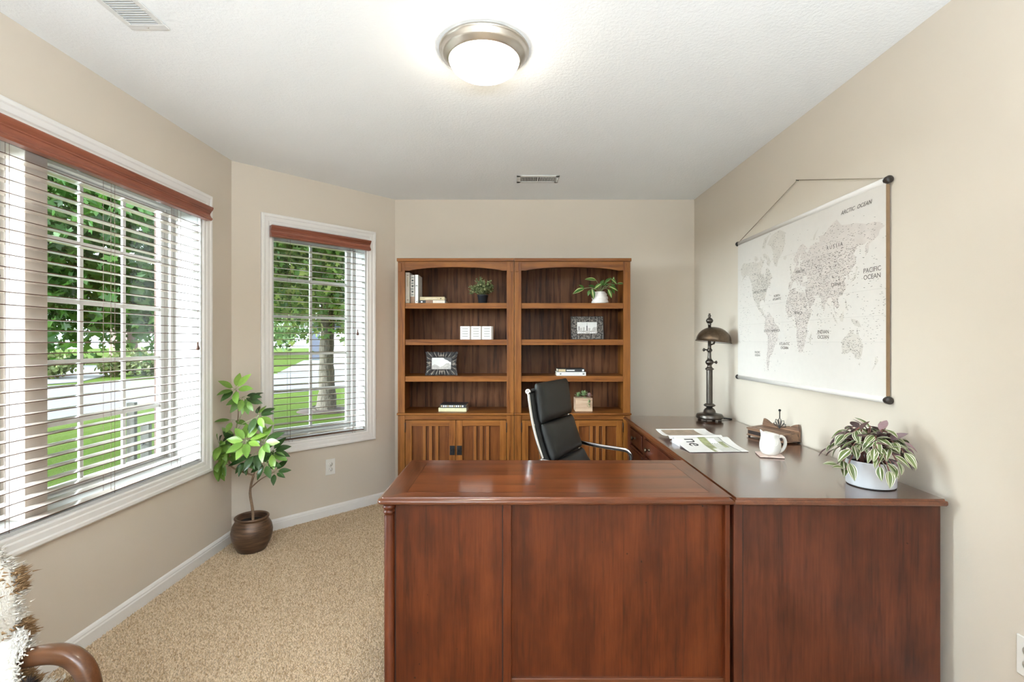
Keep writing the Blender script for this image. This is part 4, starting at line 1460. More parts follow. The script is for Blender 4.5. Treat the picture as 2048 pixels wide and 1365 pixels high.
lm = [leaf_mesh('leaf', 0.112, 0.050, 0.14, 0.22, 7, ['tree_leaf', 'vein'], [0, 0], 1.2), leaf_mesh('leaf', 0.108, 0.047, 0.2, 0.35, 7, ['tree_leaf_dark', 'vein'], [0, 0], 1.2)]
clusters = [  # hub (crop), depth, leaf count, scale, share of dark leaves, how far the leaves rise (+) or hang (-), start, end angle
    (300, 195, -0.02, 7, 1.0, 0.15, 0.25, 20, 380), (350, 245, 0.0, 6, 0.85, 0.4, -0.25, -170, 40), (372, 262, 0.0, 6, 0.8, 0.5, -0.2, -120, 60), (448, 372, -0.03, 9, 0.85, 0.6, -0.25, -150, 130),
    (285, 398, 0.02, 3, 0.8, 0.1, 0.0, 150, 370), (372, 540, -0.085, 9, 0.92, 0.05, 0.05, 0, 360), (482, 550, -0.065, 8, 1.0, 0.15, 0.05, -100, 200),
    (195, 562, -0.045, 9, 0.85, 0.25, -0.1, 0, 360), (188, 668, -0.05, 6, 0.95, 0.3, -0.35, 150, 330), (372, 665, -0.03, 7, 0.85, 1.0, -0.1, -180, 30), (430, 620, -0.03, 6, 0.9, 0.9, -0.1, -160, 60),
    (500, 690, -0.045, 7, 0.85, 1.0, -0.1, -180, 150), (560, 745, -0.06, 6, 0.72, 1.0, -0.1, -100, 190), (300, 550, 0.02, 6, 0.9, 0.5, 0.0, 60, 300), (240, 605, -0.01, 6, 0.85, 0.35, -0.1, 120, 330), (540, 610, -0.04, 5, 0.9, 0.8, -0.15, -80, 80)]
for (cx, cy, dep, cnt, sc, dk, rise, a0, a1) in clusters:
    hub = tp(cx, cy, dep)
    ax = Vector((R.uniform(-0.25, 0.25), -0.78, 0.60)).normalized()      # the umbrella opens towards the room
    e1 = Vector((1, 0, 0))
    e1 = (e1 - ax * e1.dot(ax)).normalized()
    e2 = ax.cross(e1) * -1
    if e2.z < 0:
        e2 = -e2
    for k in range(cnt):
        a = math.radians(a0 + (a1 - a0) * (k + 0.5) / cnt) + R.uniform(-0.15, 0.15)
        d = e1 * math.cos(a) + e2 * math.sin(a) + ax * (rise * 0.5 + R.uniform(-0.15, 0.3)) + Vector((0, 0, min(0, rise) * 0.6))
        d.normalize()
        L = 0.13 * sc
        wx, wy = PX + hub.x + d.x * L, PY + hub.y + d.y * L
        if wx < XL + 0.05 or ((wx - A.x) * nrm[0] + (wy - A.y) * nrm[1]) < 0.05:
            d.x = max(d.x, (XL + 0.05 - PX - hub.x) / L)
            d.y = -abs(d.y) - 0.2
            d.normalize()
        base = hub + d * 0.020
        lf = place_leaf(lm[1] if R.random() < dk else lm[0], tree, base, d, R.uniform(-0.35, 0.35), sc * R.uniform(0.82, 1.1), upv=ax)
        MB().tube([(0, 0, 0), (-0.020 / sc, 0, 0.001)], 0.0012, 5).build('leaf_stalk', 'stalk', lf)

# ------------------------------------------------------------------ striped trailing plant on the return
M['tr_green'] = leaf_mat('striped_leaf_green', (98, 112, 64), 0.4, 0.25, 0.1)
M['tr_white'] = plain('striped_leaf_cream', (222, 216, 196), 0.45, var=0.05)
M['tr_purple'] = leaf_mat('striped_leaf_purple', (158, 128, 136), 0.45, 0.2, 0.15)
M['tr_stem'] = plain('purple_stem', (118, 76, 68), 0.6)
WP = at(1747, 969, 1.786)
sp = empty('striped_plant', (WP.x - 0.012, WP.y, DT), 0, 'cream and green striped trailing plant in a white pot on the desk return', 'potted plant')
MB().lathe([(0.0, 0.003), (0.074, 0.003), (0.0765, 0.006), (0.0775, 0.090), (0.0795, 0.092), (0.0785, 0.094), (0.0745, 0.092), (0.0735, 0.06)], 48, cap=False).build('pot', 'pot_white', sp)
MB().lathe([(0.0, 0.0), (0.0735, 0.0), (0.0745, 0.003), (0.0, 0.003)], 40).build('pot_foot', 'black', sp)
MB().lathe([(0.074, 0.078), (0.04, 0.082), (0, 0.083)], 32, cap=False).build('soil', 'soil', sp)
tm = [leaf_mesh('leaf', 0.066, 0.029, 0.30, 0.45, 8, ['tr_green', 'tr_white', 'tr_purple'], [1, 0, 0, 0, 0, 0, 1], 1.1, 2), leaf_mesh('leaf', 0.060, 0.027, 0.15, 0.7, 8, ['tr_green', 'tr_white', 'tr_purple'], [0, 0, 0, 1, 0, 0, 1], 1.1, 2), leaf_mesh('leaf', 0.070, 0.030, 0.2, 0.5, 8, ['tr_purple', 'tr_white', 'tr_green'], [0, 0, 0], 1.1, 2)]
rs = random.Random(21)
nst = 40
for k in range(nst):
    a = 2 * PI * k / nst * 2.0 + rs.uniform(-0.25, 0.25)
    reach = rs.uniform(0.05, 0.15)
    hgt = 0.105 + 0.10 * (1 - reach / 0.2) + rs.uniform(-0.015, 0.035)
    if math.cos(a) > 0.2:
        reach = min(reach, (XR - 0.055 - sp.location.x) / max(0.2, math.cos(a)) * 0.62)
    fall = max(0.0, reach - 0.09) * 1.0
    pts = [Vector((0.04 * math.cos(a), 0.04 * math.sin(a), 0.08)), Vector((reach * 0.55 * math.cos(a), reach * 0.55 * math.sin(a), hgt)), Vector((reach * math.cos(a), reach * math.sin(a), hgt - 0.01 - fall))]
    path = catmull(pts, 6)
    MB().tube(path, 0.0022, 5).build('stem', 'tr_stem', sp)
    for j, q in enumerate((4, 6, 8, 10, 12)):
        p = path[q]
        t_ = (path[min(q + 1, 12)] - path[q - 1]).normalized()
        side = 1 if j % 2 else -1
        d = t_ + Vector((-math.sin(a), math.cos(a), 0)) * side * (0.9 if q < 12 else 0.1) + Vector((0, 0, rs.uniform(-0.35, 0.35)))
        d.normalize()
        ex = sp.location.x + p.x + d.x * 0.07
        if ex > XR - 0.012:
            d.x = -abs(d.x) * 0.3
            d.normalize()
        me_ = tm[2] if (math.cos(a) > 0.25 and math.sin(a) < 0.4 and rs.random() < 0.45) else rs.choice(tm[:2])
        if p.z + d.z * 0.07 - 0.016 < 0.004:
            d.z = abs(d.z) * 0.3
            d.normalize()
        place_leaf(me_, sp, p, d, rs.uniform(-0.5, 0.5), rs.uniform(0.8, 1.12))

# ------------------------------------------------------------------ things on the shelves
def shelf_pt(px, Y, z):
    return Vector(((px - CXP) * Y / F, Y, z))


M['book_cream'] = plain('book_cream', (222, 212, 198), 0.6, var=0.06)
M['book_white'] = plain('book_white', (226, 224, 220), 0.55, var=0.05)
M['book_grey'] = plain('book_grey_pattern', (196, 190, 182), 0.6, var=0.3, vscale=70)
M['book_brown'] = plain('book_brown', (140, 108, 86), 0.6, var=0.2)
M['book_tan'] = plain('book_tan', (196, 178, 142), 0.6, var=0.08)
M['book_black'] = plain('book_black', (44, 44, 46), 0.45, var=0.1)
M['book_yellow'] = plain('book_pale_yellow', (206, 200, 160), 0.55, var=0.08)
M['pages'] = plain('book_pages', (214, 204, 182), 0.85, var=0.15, vscale=300)


def book(W, H, D, cover, loc, rz, label, rx=None, marks=(), spine=None, group=None, lying=False):
    """W thickness, H height, D depth; spine faces -y. lying: W up, H along x"""
    t = empty('book', loc, rz, label, 'book', group)
    if not lying:
        def bx(x0, x1, y0, y1, z0, z1):
            return (x0, x1, y0, y1, z0, z1)
    else:
        def bx(x0, x1, y0, y1, z0, z1):
            return (z0, z1, y0, y1, x0, x1)
    c = 0.002
    b_ = MB().box(*bx(0, c, 0, D, 0, H)).box(*bx(W - c, W, 0, D, 0, H)).box(*bx(0, W, 0, c, 0, H))
    b_.build('cover', cover, t, 0.0006)
    MB().box(*bx(c, W - c, c, D - 0.003, 0.003, H - 0.003)).build('page_block', 'pages', t)
    for (z0, z1, x0, x1, mt_) in marks:
        MB().box(*bx(W * x0, W * x1, -0.0006, 0.0004, H * z0, H * z1)).build('spine_print', mt_, t)
    return t


zs = SHELF_Z[0]
yb_ = 3.665
px = lambda p_, Y=yb_: (p_ - CXP) * Y / F
book(px(818.6) - px(810), 0.232, 0.17, 'book_cream', (px(810), yb_, zs), 0, 'tall cream hardcover standing against the bookcase side panel', marks=[(0.10, 0.12, 0.3, 0.7, 'book_brown'), (0.55, 0.85, 0.42, 0.58, 'book_tan'), (0.90, 0.92, 0.3, 0.7, 'book_brown')])
book(px(828) - px(819.6), 0.213, 0.165, 'book_grey', (px(819.6), yb_, zs), 0, 'upright book with grey lettered spine and brown lower band', marks=[(0.0, 0.24, 0.0, 1.0, 'book_brown')] + [(0.28 + k * 0.1, 0.34 + k * 0.1, 0.2 + 0.1 * (k % 2), 0.75, 'print_black' if k % 2 else 'print_mid') for k in range(7)])
book(px(835.5) - px(829), 0.215, 0.16, 'book_white', (px(829), yb_, zs), 0, 'upright white book next to the two lying tan books', marks=[(0.60, 0.64, 0.2, 0.8, 'print_mid'), (0.05, 0.08, 0.3, 0.7, 'print_mid')])
bl_ = px(890.5) - px(836)
book(0.0245, bl_, 0.15, 'book_black', (px(836.2), yb_ + 0.004, zs), 0, 'dark book with cream and brown spine labels lying under another book', lying=True, marks=[(0.52, 0.96, 0.05, 0.95, 'book_cream'), (0.26, 0.51, 0.05, 0.95, 'book_brown'), (0.08, 0.14, 0.3, 0.7, 'print_white')])
book(0.0255, px(888) - px(838.5), 0.145, 'book_tan', (px(838.5), yb_ + 0.002, zs + 0.0245), 0, 'tan hardcover lying on top of the dark book', lying=True, marks=[(0.83, 0.87, 0.35, 0.65, 'book_black'), (0.2, 0.7, 0.45, 0.55, 'book_cream')])
# lower shelf books
yb2 = 3.69
q0, q1 = (876 - CXP) * yb2 / F, (932 - CXP) * yb2 / F
book(0.028, q1 - q0, 0.155, 'book_yellow', (q0, yb2, LEDGE_Z), math.radians(-1), 'pale yellow book lying beneath a dark one on the ledge', lying=True, marks=[(0.05, 0.95, 0.10, 0.16, 'book_tan')])
book(0.025, q1 - q0 - 0.012, 0.15, 'book_black', (q0 + 0.010, yb2 + 0.006, LEDGE_Z + 0.028), math.radians(-2), 'dark book with white lettered spine on top of the pale yellow book', lying=True, marks=[(0.04 + k * 0.08, 0.09 + k * 0.08, 0.25, 0.75, 'print_white' if k % 3 else 'book_tan') for k in range(11)])
q0, q1 = (1112.5 - CXP) * yb_ / F, (1171 - CXP) * yb_ / F
book(0.0275, q1 - q0, 0.15, 'book_white', (q0, yb_, SHELF_Z[2]), 0, 'white paperback lying beneath a black one', lying=True, marks=[(0.10, 0.16, 0.3, 0.7, 'print_mid'), (0.22, 0.78, 0.42, 0.56, 'ink_light'), (0.88, 0.95, 0.3, 0.7, 'print_mid')])
book(0.024, q1 - q0 - 0.018, 0.145, 'book_black', (q0 + 0.010, yb_ + 0.004, SHELF_Z[2] + 0.0275), math.radians(1.5), 'black book with orange spine end lying on the white paperback', lying=True, marks=[(0.02, 0.28, 0.12, 0.88, 'book_tan'), (0.32, 0.62, 0.35, 0.65, 'print_white'), (0.90, 0.97, 0.2, 0.8, 'print_white')])

# round bushy plant in a black pot
c = shelf_pt(964.5, 3.76, SHELF_Z[0])
pl = empty('bushy_plant', c, 0, 'round bushy small-leaved plant in a black pot', 'potted plant')
MB().lathe([(0.0, 0.0), (0.030, 0.0), (0.031, 0.002), (0.0395, 0.062), (0.0425, 0.064), (0.0425, 0.072), (0.0385, 0.072), (0.037, 0.060)], 32, cap=False).build('pot', 'pot_black', pl)
MB().lathe([(0.038, 0.062), (0, 0.066)], 24, cap=False).build('soil', 'soil', pl)
rs = random.Random(8)
V, Fq = [], []
st = MB()
for k in range(95):
    a = rs.uniform(0, 2 * PI)
    el = math.acos(rs.uniform(-0.25, 1.0))
    rad = rs.uniform(0.065, 0.115)
    tipv = Vector((math.cos(a) * math.sin(el) * rad * 1.0, math.sin(a) * math.sin(el) * rad * 0.95, 0.108 + math.cos(el) * rad * 0.92))
    root = Vector((rs.uniform(-0.015, 0.015), rs.uniform(-0.015, 0.015), 0.064))
    mid = root.lerp(tipv, 0.5) + Vector((0, 0, 0.02))
    st.tube([root, mid, tipv], 0.0008, 4)
    for j in range(24):
        q = rs.uniform(0.3, 1.0)
        p = root.lerp(mid, q * 2) if q < 0.5 else mid.lerp(tipv, q * 2 - 1)
        d = Vector((rs.gauss(0, 1), rs.gauss(0, 1), rs.gauss(0.3, 1))).normalized()
        s = d.cross(Vector((rs.gauss(0, 1), rs.gauss(0, 1), rs.gauss(0, 1)))).normalized()
        L = rs.uniform(0.011, 0.017)
        o_ = len(V)
        V += [p, p + d * L * 0.5 + s * L * 0.28, p + d * L, p + d * L * 0.5 - s * L * 0.28]
        Fq.append((o_, o_ + 1, o_ + 2, o_ + 3))
M['box_leaf'] = island_mat('bushy_leaf', [(84, 100, 58), (112, 128, 76), (60, 76, 44), (176, 178, 130), (96, 114, 64)], 0.5, 0.1)
tag(fast_mesh('foliage', [tuple(p) for p in V], Fq, 4, M['box_leaf'], pl), kind='stuff')
st.build('stems', 'stalk', pl)

# white patterned block of three sections
c = shelf_pt(919.5, 3.69, SHELF_Z[1])
wd = (985 - 919.5) * 3.69 / F
wb = empty('white_tealight_holder', c, 0, 'white ceramic block of three boxes pierced with arrow pattern', 'ornament')
bh = 0.100
secs = [(0.0, 0.29), (0.335, 0.625), (0.67, 0.955)]
for i, (a, b2) in enumerate(secs):
    x0, x1 = a * wd, b2 * wd
    bx_ = MB().box(x0, x1, 0, 0.07, 0, bh).build('section', 'ceramic_matte', wb, 0.0015)
    cxm = (x0 + x1) / 2
    for r_ in range(4):
        for k in range(5):
            xx = cxm + (k - 2) * 0.0085
            zz = 0.020 + r_ * 0.019
            mb = MB()
            for s in (-1, 1):
                mb.box(-0.0012, 0.0012, -0.0004, 0.0006, 0.0, 0.0100, 0, Matrix.Translation((xx, 0, zz)) @ Matrix.Rotation(s * 0.5, 4, 'Y'))
            mb.build('piercing', 'print_mid', bx_)
for x in (0.29, 0.625, 0.955):
    MB().box(x * wd, (x + 0.045) * wd, 0.010, 0.07, 0, bh).build('link', 'ink_light', wb)

# ornate carved frame
def frame_at(px0, px1, py0, py1, Y):
    return Vector(((px0 - CXP) * Y / F, Y, 0)), (px1 - px0) * Y / F, (py1 - py0) * Y / F


M['carved'] = plain('dark_carved_metal', (44, 40, 38), 0.35, 0.5, var=0.3, vscale=50)
M['carved_edge'] = plain('worn_silver_edge', (170, 160, 148), 0.35, 0.7, var=0.2)
M['photo_sky'] = plain('photo_light', (206, 204, 200), 0.3)
M['photo_mid'] = plain('photo_mid', (170, 164, 158), 0.3, var=0.25, vscale=60)
M['photo_dark'] = plain('photo_dark', (66, 64, 62), 0.3, var=0.3, vscale=60)

p, fw_, fh_ = frame_at(849, 914, 703, 751, 3.70)
fr1 = empty('picture_frame', (p.x, 3.70, SHELF_Z[2]), math.radians(3), 'ornate carved dark picture frame with scrolled silver ridges', 'picture frame')
lean = Matrix.Rotation(math.radians(-10), 4, 'X')
ix0, ix1, iz0, iz1 = fw_ * 0.20, fw_ * 0.79, fh_ * 0.26, fh_ * 0.74
b = MB()
ol = []
n = 24
for i in range(n + 1):
    q = i / n
    ol.append((fw_ * q, fh_ * (0.0 + 0.035 * math.sin(q * PI) * abs(math.sin(q * PI * 3)))))
for i in range(1, n + 1):
    q = i / n
    ol.append((fw_ * (1 - 0.05 * math.sin(q * PI)), fh_ * q))
for i in range(1, n + 1):
    q = i / n
    ol.append((fw_ * (1 - q), fh_ * (1 - 0.035 * math.sin(q * PI) * abs(math.sin(q * PI * 3)))))
for i in range(1, n):
    q = i / n
    ol.append((fw_ * 0.05 * math.sin(q * PI), fh_ * (1 - q)))
b.prism(ol, 0.004, 0.014, lean)
b.build('backing', 'carved', fr1)
b = MB().box(ix0, ix1, -0.001, 0.004, iz0, iz1, 0, lean)
ph = b.build('photo', 'photo_sky', fr1)
hx = [(ix0, iz0), (ix1, iz0), (ix1, iz0 + (iz1 - iz0) * 0.35)] + [(ix1 - (ix1 - ix0) * q, iz0 + (iz1 - iz0) * (0.42 + 0.16 * math.sin(q * 9) - 0.15 * q)) for q in (0.1, 0.25, 0.4, 0.55, 0.7, 0.85)] + [(ix0, iz0 + (iz1 - iz0) * 0.28)]
MB().prism(hx, -0.0016, -0.0008, lean).build('hill_print', 'photo_mid', ph)
MB().prism([(ix0 + (ix1 - ix0) * 0.6, iz1), (ix0 + (ix1 - ix0) * 0.68, iz1 - 0.012), (ix0 + (ix1 - ix0) * 0.82, iz1 - 0.020), (ix1 - 0.006, iz1 - 0.034), (ix1, iz1 - 0.03), (ix1, iz1)], -0.0016, -0.0008, lean).build('branch_print', 'photo_dark', ph)
cx_, cz_ = fw_ / 2, fh_ / 2
for k in range(44):                       # ridges
    a = 2 * PI * (k + 0.5) / 44
    ca, sa = math.cos(a), math.sin(a)
    def hit(hw_, hh_):
        return min(hw_ / max(1e-6, abs(ca)), hh_ / max(1e-6, abs(sa)))
    r0, r1 = hit((ix1 - ix0) / 2 + 0.004, (iz1 - iz0) / 2 + 0.004), hit(fw_ / 2 - 0.006, fh_ / 2 - 0.005)
    bend = 0.010 * math.sin(2 * a)
    pts = [Vector((cx_ + ca * (r0 + (r1 - r0) * q) - sa * bend * q * q, 0.002 - 0.004 * math.sin(q * PI), cz_ + sa * (r0 + (r1 - r0) * q) + ca * bend * q * q)) for q in (0, 0.35, 0.7, 1.0)]
    MB().tube(pts, [0.0014, 0.0024, 0.0026, 0.0014], 6, mat=lean).build('ridge', 'carved_edge' if k % 2 else 'carved', fr1)
for (ux, uz) in ((0, -1), (0, 1), (-1, 0), (1, 0)):
    ctr = Vector((cx_ + ux * ((ix1 - ix0) / 2 + 0.010), 0.0, cz_ + uz * ((iz1 - iz0) / 2 + 0.009)))
    for rr_ in (0.007, 0.012, 0.018):
        base_a = math.atan2(uz, ux)
        pts = [ctr + Vector((math.cos(base_a + q) * rr_, -0.001, math.sin(base_a + q) * rr_ * 0.85)) for q in [-1.5 + 0.3 * i for i in range(11)]]
        MB().tube(pts, 0.0017, 6, mat=lean).build('scroll', 'carved_edge', fr1)
MB().box(fw_ / 2 - 0.02, fw_ / 2 + 0.02, 0, 0.004, 0, 0.13, 0, Matrix.Translation((0, 0.062, 0.0)) @ Matrix.Rotation(math.radians(14), 4, 'X')).build('easel_leg', 'carved', fr1)

p, fw_, fh_ = frame_at(1141, 1206, 630, 677.5, 3.70)
fr2 = empty('picture_frame', (p.x, 3.70, SHELF_Z[1]), math.radians(-3), 'dark embossed rectangular picture frame with grey town photo', 'picture frame')
m, nt, bs = new_mat('embossed_dark_metal')
v = coords(nt)
vo = N(nt, 'ShaderNodeTexVoronoi', feature='SMOOTH_F1')
vo.inputs['Scale'].default_value = 85
nt.links.new(v, vo.inputs['Vector'])
wv = tex_noise(nt, v, 60, 3, 0.6, 1.5)
nt.links.new(ramp(nt, vo.outputs['Distance'], [(0.2, lin((40, 37, 36))), (0.6, lin((112, 106, 100)))]), bs.inputs['Base Color'])
bs.inputs['Metallic'].default_value = 0.5
bs.inputs['Roughness'].default_value = 0.4
bump(nt, bs, vo.outputs['Distance'], 0.9, 0.006)
M['embossed'] = m
t1, t2 = 0.20, 0.25
ix0, ix1, iz0, iz1 = fw_ * 0.19, fw_ * 0.80, fh_ * 0.26, fh_ * 0.75
b = MB().box(0, ix0, 0, 0.014, 0, fh_, 0, lean).box(ix1, fw_, 0, 0.014, 0, fh_, 0, lean).box(ix0, ix1, 0, 0.014, 0, iz0, 0, lean).box(ix0, ix1, 0, 0.014, iz1, fh_, 0, lean)
b.build('moulding', 'embossed', fr2, 0.002)
MB().box(0.0, fw_, 0.014, 0.018, 0.0, fh_, 0, lean).build('backing', 'black', fr2, 0.001)
for (x0, x1, z0, z1) in ((0, fw_, 0, 0.004), (0, fw_, fh_ - 0.004, fh_), (0, 0.004, 0, fh_), (fw_ - 0.004, fw_, 0, fh_)):
    MB().box(x0, x1, -0.003, 0.014, z0, z1, 0, lean).build('rim', 'carved', fr2, 0.001)
ph = MB().box(ix0, ix1, 0.003, 0.006, iz0, iz1, 0, lean).build('photo', 'photo_sky', fr2)
W_, H_ = ix1 - ix0, iz1 - iz0
sk = [(0, 0), (1, 0), (1, 0.62), (0.92, 0.55), (0.85, 0.58), (0.76, 0.40), (0.70, 0.22), (0.60, 0.26), (0.52, 0.30), (0.30, 0.24), (0.16, 0.20), (0, 0.30)]
MB().prism([(ix0 + x * W_, iz0 + z * H_) for x, z in sk], 0.0022, 0.0031, lean).build('town_print', 'photo_mid', ph)
for (x, w2, h0, h1, mt_) in ((0.50, 0.05, 0.25, 0.68, 'photo_dark'), (0.505, 0.015, 0.6, 0.92, 'photo_dark'), (0.10, 0.04, 0.25, 0.62, 'photo_dark'), (0.20, 0.10, 0.22, 0.50, 'photo_mid'), (0.34, 0.08, 0.24, 0.55, 'photo_mid'), (0.62, 0.10, 0.24, 0.48, 'photo_mid')):
    MB().box(ix0 + x * W_ - w2 * W_ / 2, ix0 + x * W_ + w2 * W_ / 2, 0.0014, 0.0024, iz0 + h0 * H_, iz0 + h1 * H_, 0, lean).build('building_print', mt_, ph)
for k in range(9):
    if k in (4, 5):
        continue
    MB().box(ix0 + W_ * (0.05 + k * 0.10), ix0 + W_ * (0.12 + k * 0.10), 0.0014, 0.0024, iz0 + H_ * 0.05, iz0 + H_ * 0.09, 0, lean).build('caption_print', 'print_white', ph)
MB().box(fw_ / 2 - 0.02, fw_ / 2 + 0.02, 0, 0.004, 0, 0.13, 0, Matrix.Translation((0, 0.070, 0.0)) @ Matrix.Rotation(math.radians(14), 4, 'X')).build('easel_leg', 'black', fr2)

# trailing plant in the lobed white pot
c = shelf_pt(1199, 3.73, SHELF_Z[0])
hp_ = empty('trailing_plant', c, 0, 'broad-leaved trailing plant in a white stacked-ring pot on top shelf', 'potted plant')
MB().lathe([(0.0, 0.0), (0.058, 0.0), (0.064, 0.006), (0.065, 0.014), (0.062, 0.024), (0.056, 0.030), (0.060, 0.036), (0.0615, 0.046), (0.058, 0.056), (0.050, 0.061), (0.053, 0.066), (0.052, 0.078), (0.044, 0.084), (0.040, 0.090), (0.038, 0.094), (0.034, 0.092), (0.034, 0.07)], 40, cap=False).build('pot', 'ceramic_matte', hp_)
MB().lathe([(0.035, 0.075), (0, 0.078)], 20, cap=False).build('soil', 'soil', hp_)
M['hoya'] = leaf_mat('trailing_leaf_green', (84, 122, 58), 0.3, 0.25)
M['hoya_y'] = plain('trailing_leaf_cream', (188, 196, 128), 0.4, var=0.1)
hm = [leaf_mesh('leaf', 0.080, 0.036, 0.2, 0.4, 8, ['hoya', 'hoya_y'], [1, 0, 0, 0], 1.0), leaf_mesh('leaf', 0.085, 0.032, 0.25, 0.6, 8, ['hoya', 'hoya_y'], [0, 0, 1], 1.0), leaf_mesh('leaf', 0.078, 0.036, 0.15, 0.3, 8, ['hoya', 'hoya_y'], [0, 0, 0], 1.0)]
def hpt(cx, cy, dep=0.0):
    p_ = at(1130 + cx * 0.1099, 540 + cy * 0.1099, 3.73 + dep)
    return Vector((p_.x - c.x, dep, p_.z - c.z))
top = Vector((0.0, 0.0, 0.088))
specs = [((650, 250), (520, 330), 0, -0.03), ((560, 190), (380, 130), 1, -0.02), ((720, 230), (830, 130), 2, 0.02), ((480, 340), (520, 530), 0, -0.05), ((430, 370), (410, 470), 2, -0.04),
         ((340, 330), (250, 260), 2, -0.03), ((340, 340), (140, 390), 1, -0.03), ((860, 230), (880, 120), 0, -0.02), ((830, 160), (950, 250), 0, -0.03), ((790, 300), (970, 360), 0, -0.05), ((770, 350), (855, 500), 0, -0.05),
         ((940, 250), (1070, 230), 1, -0.04), ((640, 260), (800, 250), 2, 0.0), ((700, 180), (620, 300), 2, 0.03), ((540, 310), (420, 270), 2, 0.0), ((840, 330), (900, 430), 2, 0.0), ((820, 250), (920, 300), 2, 0.02)]
for (s0, s1, ty, dep) in specs:
    p0, p1 = hpt(s0[0], s0[1], dep), hpt(s1[0], s1[1], dep - 0.015)
    MB().tube(catmull([top, top.lerp(p0, 0.5) + Vector((0, 0, 0.02)), p0], 4), 0.0014, 5).build('stem', 'stalk', hp_)
    L = (p1 - p0).length
    place_leaf(hm[ty], hp_, p0, p1 - p0, 0.0, max(0.55, L / 0.078), upv=(0, -0.8, 0.6))
MB().tube(catmull([top, hpt(600, 180), hpt(570, 80)], 5), 0.0010, 5).build('stem', 'tr_stem', hp_)

# succulents in a wooden cube
c = shelf_pt(1167, 3.70, LEDGE_Z)
sc_ = empty('succulent_planter', c, 0, 'pale wooden cube planter of small succulents behind the chair back', 'potted plant')
M['pale_wood'] = wood('pale_planter_wood', (146, 116, 92), (178, 148, 122), (194, 166, 140), 'x', 0.6, 0.0, fig=8, contrast=0.8, blotch=0.15)
h_ = 0.100
for (x0, x1, y0, y1) in ((-0.064, 0.064, 0.0, 0.010), (-0.064, 0.064, 0.098, 0.108), (-0.064, -0.054, 0.010, 0.098), (0.054, 0.064, 0.010, 0.098)):
    MB().box(x0, x1, y0, y1, 0, h_).build('board', 'pale_wood', sc_, 0.001)
MB().box(-0.054, 0.054, 0.010, 0.098, 0.0, 0.088).build('soil', 'soil', sc_)
M['succ'] = leaf_mat('succulent_green', (142, 164, 116), 0.45, 0.2, 0.05)
M['succ_p'] = plain('succulent_pink', (186, 150, 146), 0.5)
sm1 = leaf_mesh('leaf', 0.040, 0.014, 0.5, -0.3, 5, ['succ'], [0], 1.0)
sm2 = leaf_mesh('leaf', 0.026, 0.010, 0.5, -0.3, 5, ['succ_p'], [0], 1.0)
sm3 = leaf_mesh('leaf', 0.013, 0.008, 0.5, 0.0, 4, ['succ'], [0], 1.0)
rs = random.Random(4)
for (hx, hy, hz, me_, cnt, s) in ((0.005, 0.04, 0.124, sm1, 18, 1.15), (-0.035, 0.05, 0.116, sm1, 14, 1.0), (0.042, 0.03, 0.122, sm2, 14, 1.15), (0.01, 0.02, 0.098, sm1, 8, 0.7)):
    for k in range(cnt):
        a = k * 2.4
        el = 0.15 + 1.1 * k / cnt
        place_leaf(me_, sc_, (hx, hy, hz - 0.012), (math.cos(a) * math.cos(el), math.sin(a) * math.cos(el), math.sin(el)), 0, s)
for k in range(26):
    q = k / 26
    place_leaf(sm3, sc_, (0.036 + rs.gauss(0, 0.005), -0.004, 0.100 - 0.070 * q), (rs.gauss(0, 1), -abs(rs.gauss(0, 0.6)), rs.gauss(-0.2, 0.6)), 0, rs.uniform(0.8, 1.3))

# ------------------------------------------------------------------ world map on the right wall
MY0, MY1 = 3.185, 1.922          # far (left) and near (right) edge
MZ0, MZ1 = 1.917, 1.052          # top, bottom
MX = XR - 0.020
MWd, MHt = MY0 - MY1, MZ0 - MZ1
wm = empty('wall_map', (MX, MY0, MZ1), -PI / 2, 'cream canvas world map hanging by a cord on the wall above the desk', 'map')
# local: x along the map (left to right), y = away from the room, z up


def bow(x):
    return 0.004 * math.sin(x / MWd * PI) * 0.6


nx = 24
vs_, fs_ = [], []
for i in range(nx + 1):
    x = MWd * i / nx
    for z in (0.0, MHt * 0.5, MHt):
        vs_.append((x, 0.0, z))
for i in range(nx + 1):
    x = MWd * i / nx
    for z in (0.0, MHt * 0.5, MHt):
        vs_.append((x, 0.0014, z))
k = (nx + 1) * 3
for i in range(nx):
    for j in range(2):
        a = i * 3 + j
        fs_ += [(a, a + 3, a + 4, a + 1), (k + a, k + a + 1, k + a + 4, k + a + 3)]
for j in range(2):
    fs_ += [(j, j + 1, k + j + 1, k + j), (nx * 3 + j, k + nx * 3 + j, k + nx * 3 + j + 1, nx * 3 + j + 1)]
cv = MB().add(vs_, fs_).build('canvas', 'canvas', wm)
MB().box(MWd - 0.0005, MWd + 0.0012, -0.0006, 0.0135, 0.016, MHt - 0.016).build('edge_strip', 'map_edge', wm)
for z in (0.0, MHt):
    mt = Matrix.Translation((0.012, 0.004, z)) @ Matrix.Rotation(PI / 2, 4, 'Y')
    MB().lathe([(0.0, 0.0), (0.0125, 0.0), (0.0125, MWd - 0.024), (0.0, MWd - 0.024)], 24, 0, mt).build('rod_sleeve', 'canvas_sleeve', wm)
    for xx, s in ((0.014, -1), (MWd - 0.014, 1)):
        mt = Matrix.Translation((xx, 0.004, z)) @ Matrix.Rotation(s * PI / 2, 4, 'Y')
        MB().lathe([(0.0, 0.0), (0.0095, 0.0), (0.0095, 0.010), (0.0145, 0.012), (0.0150, 0.026), (0.0135, 0.030), (0.0, 0.030)], 24, 0, mt).build('knob', 'knob', wm)
apx, apz = MY0 - 2.545, 2.122 - MZ1
MB().tube([(0.002, 0.004, MHt + 0.008), (apx, 0.014, apz)], 0.0019, 6).build('hanging_cord', 'string', wm)
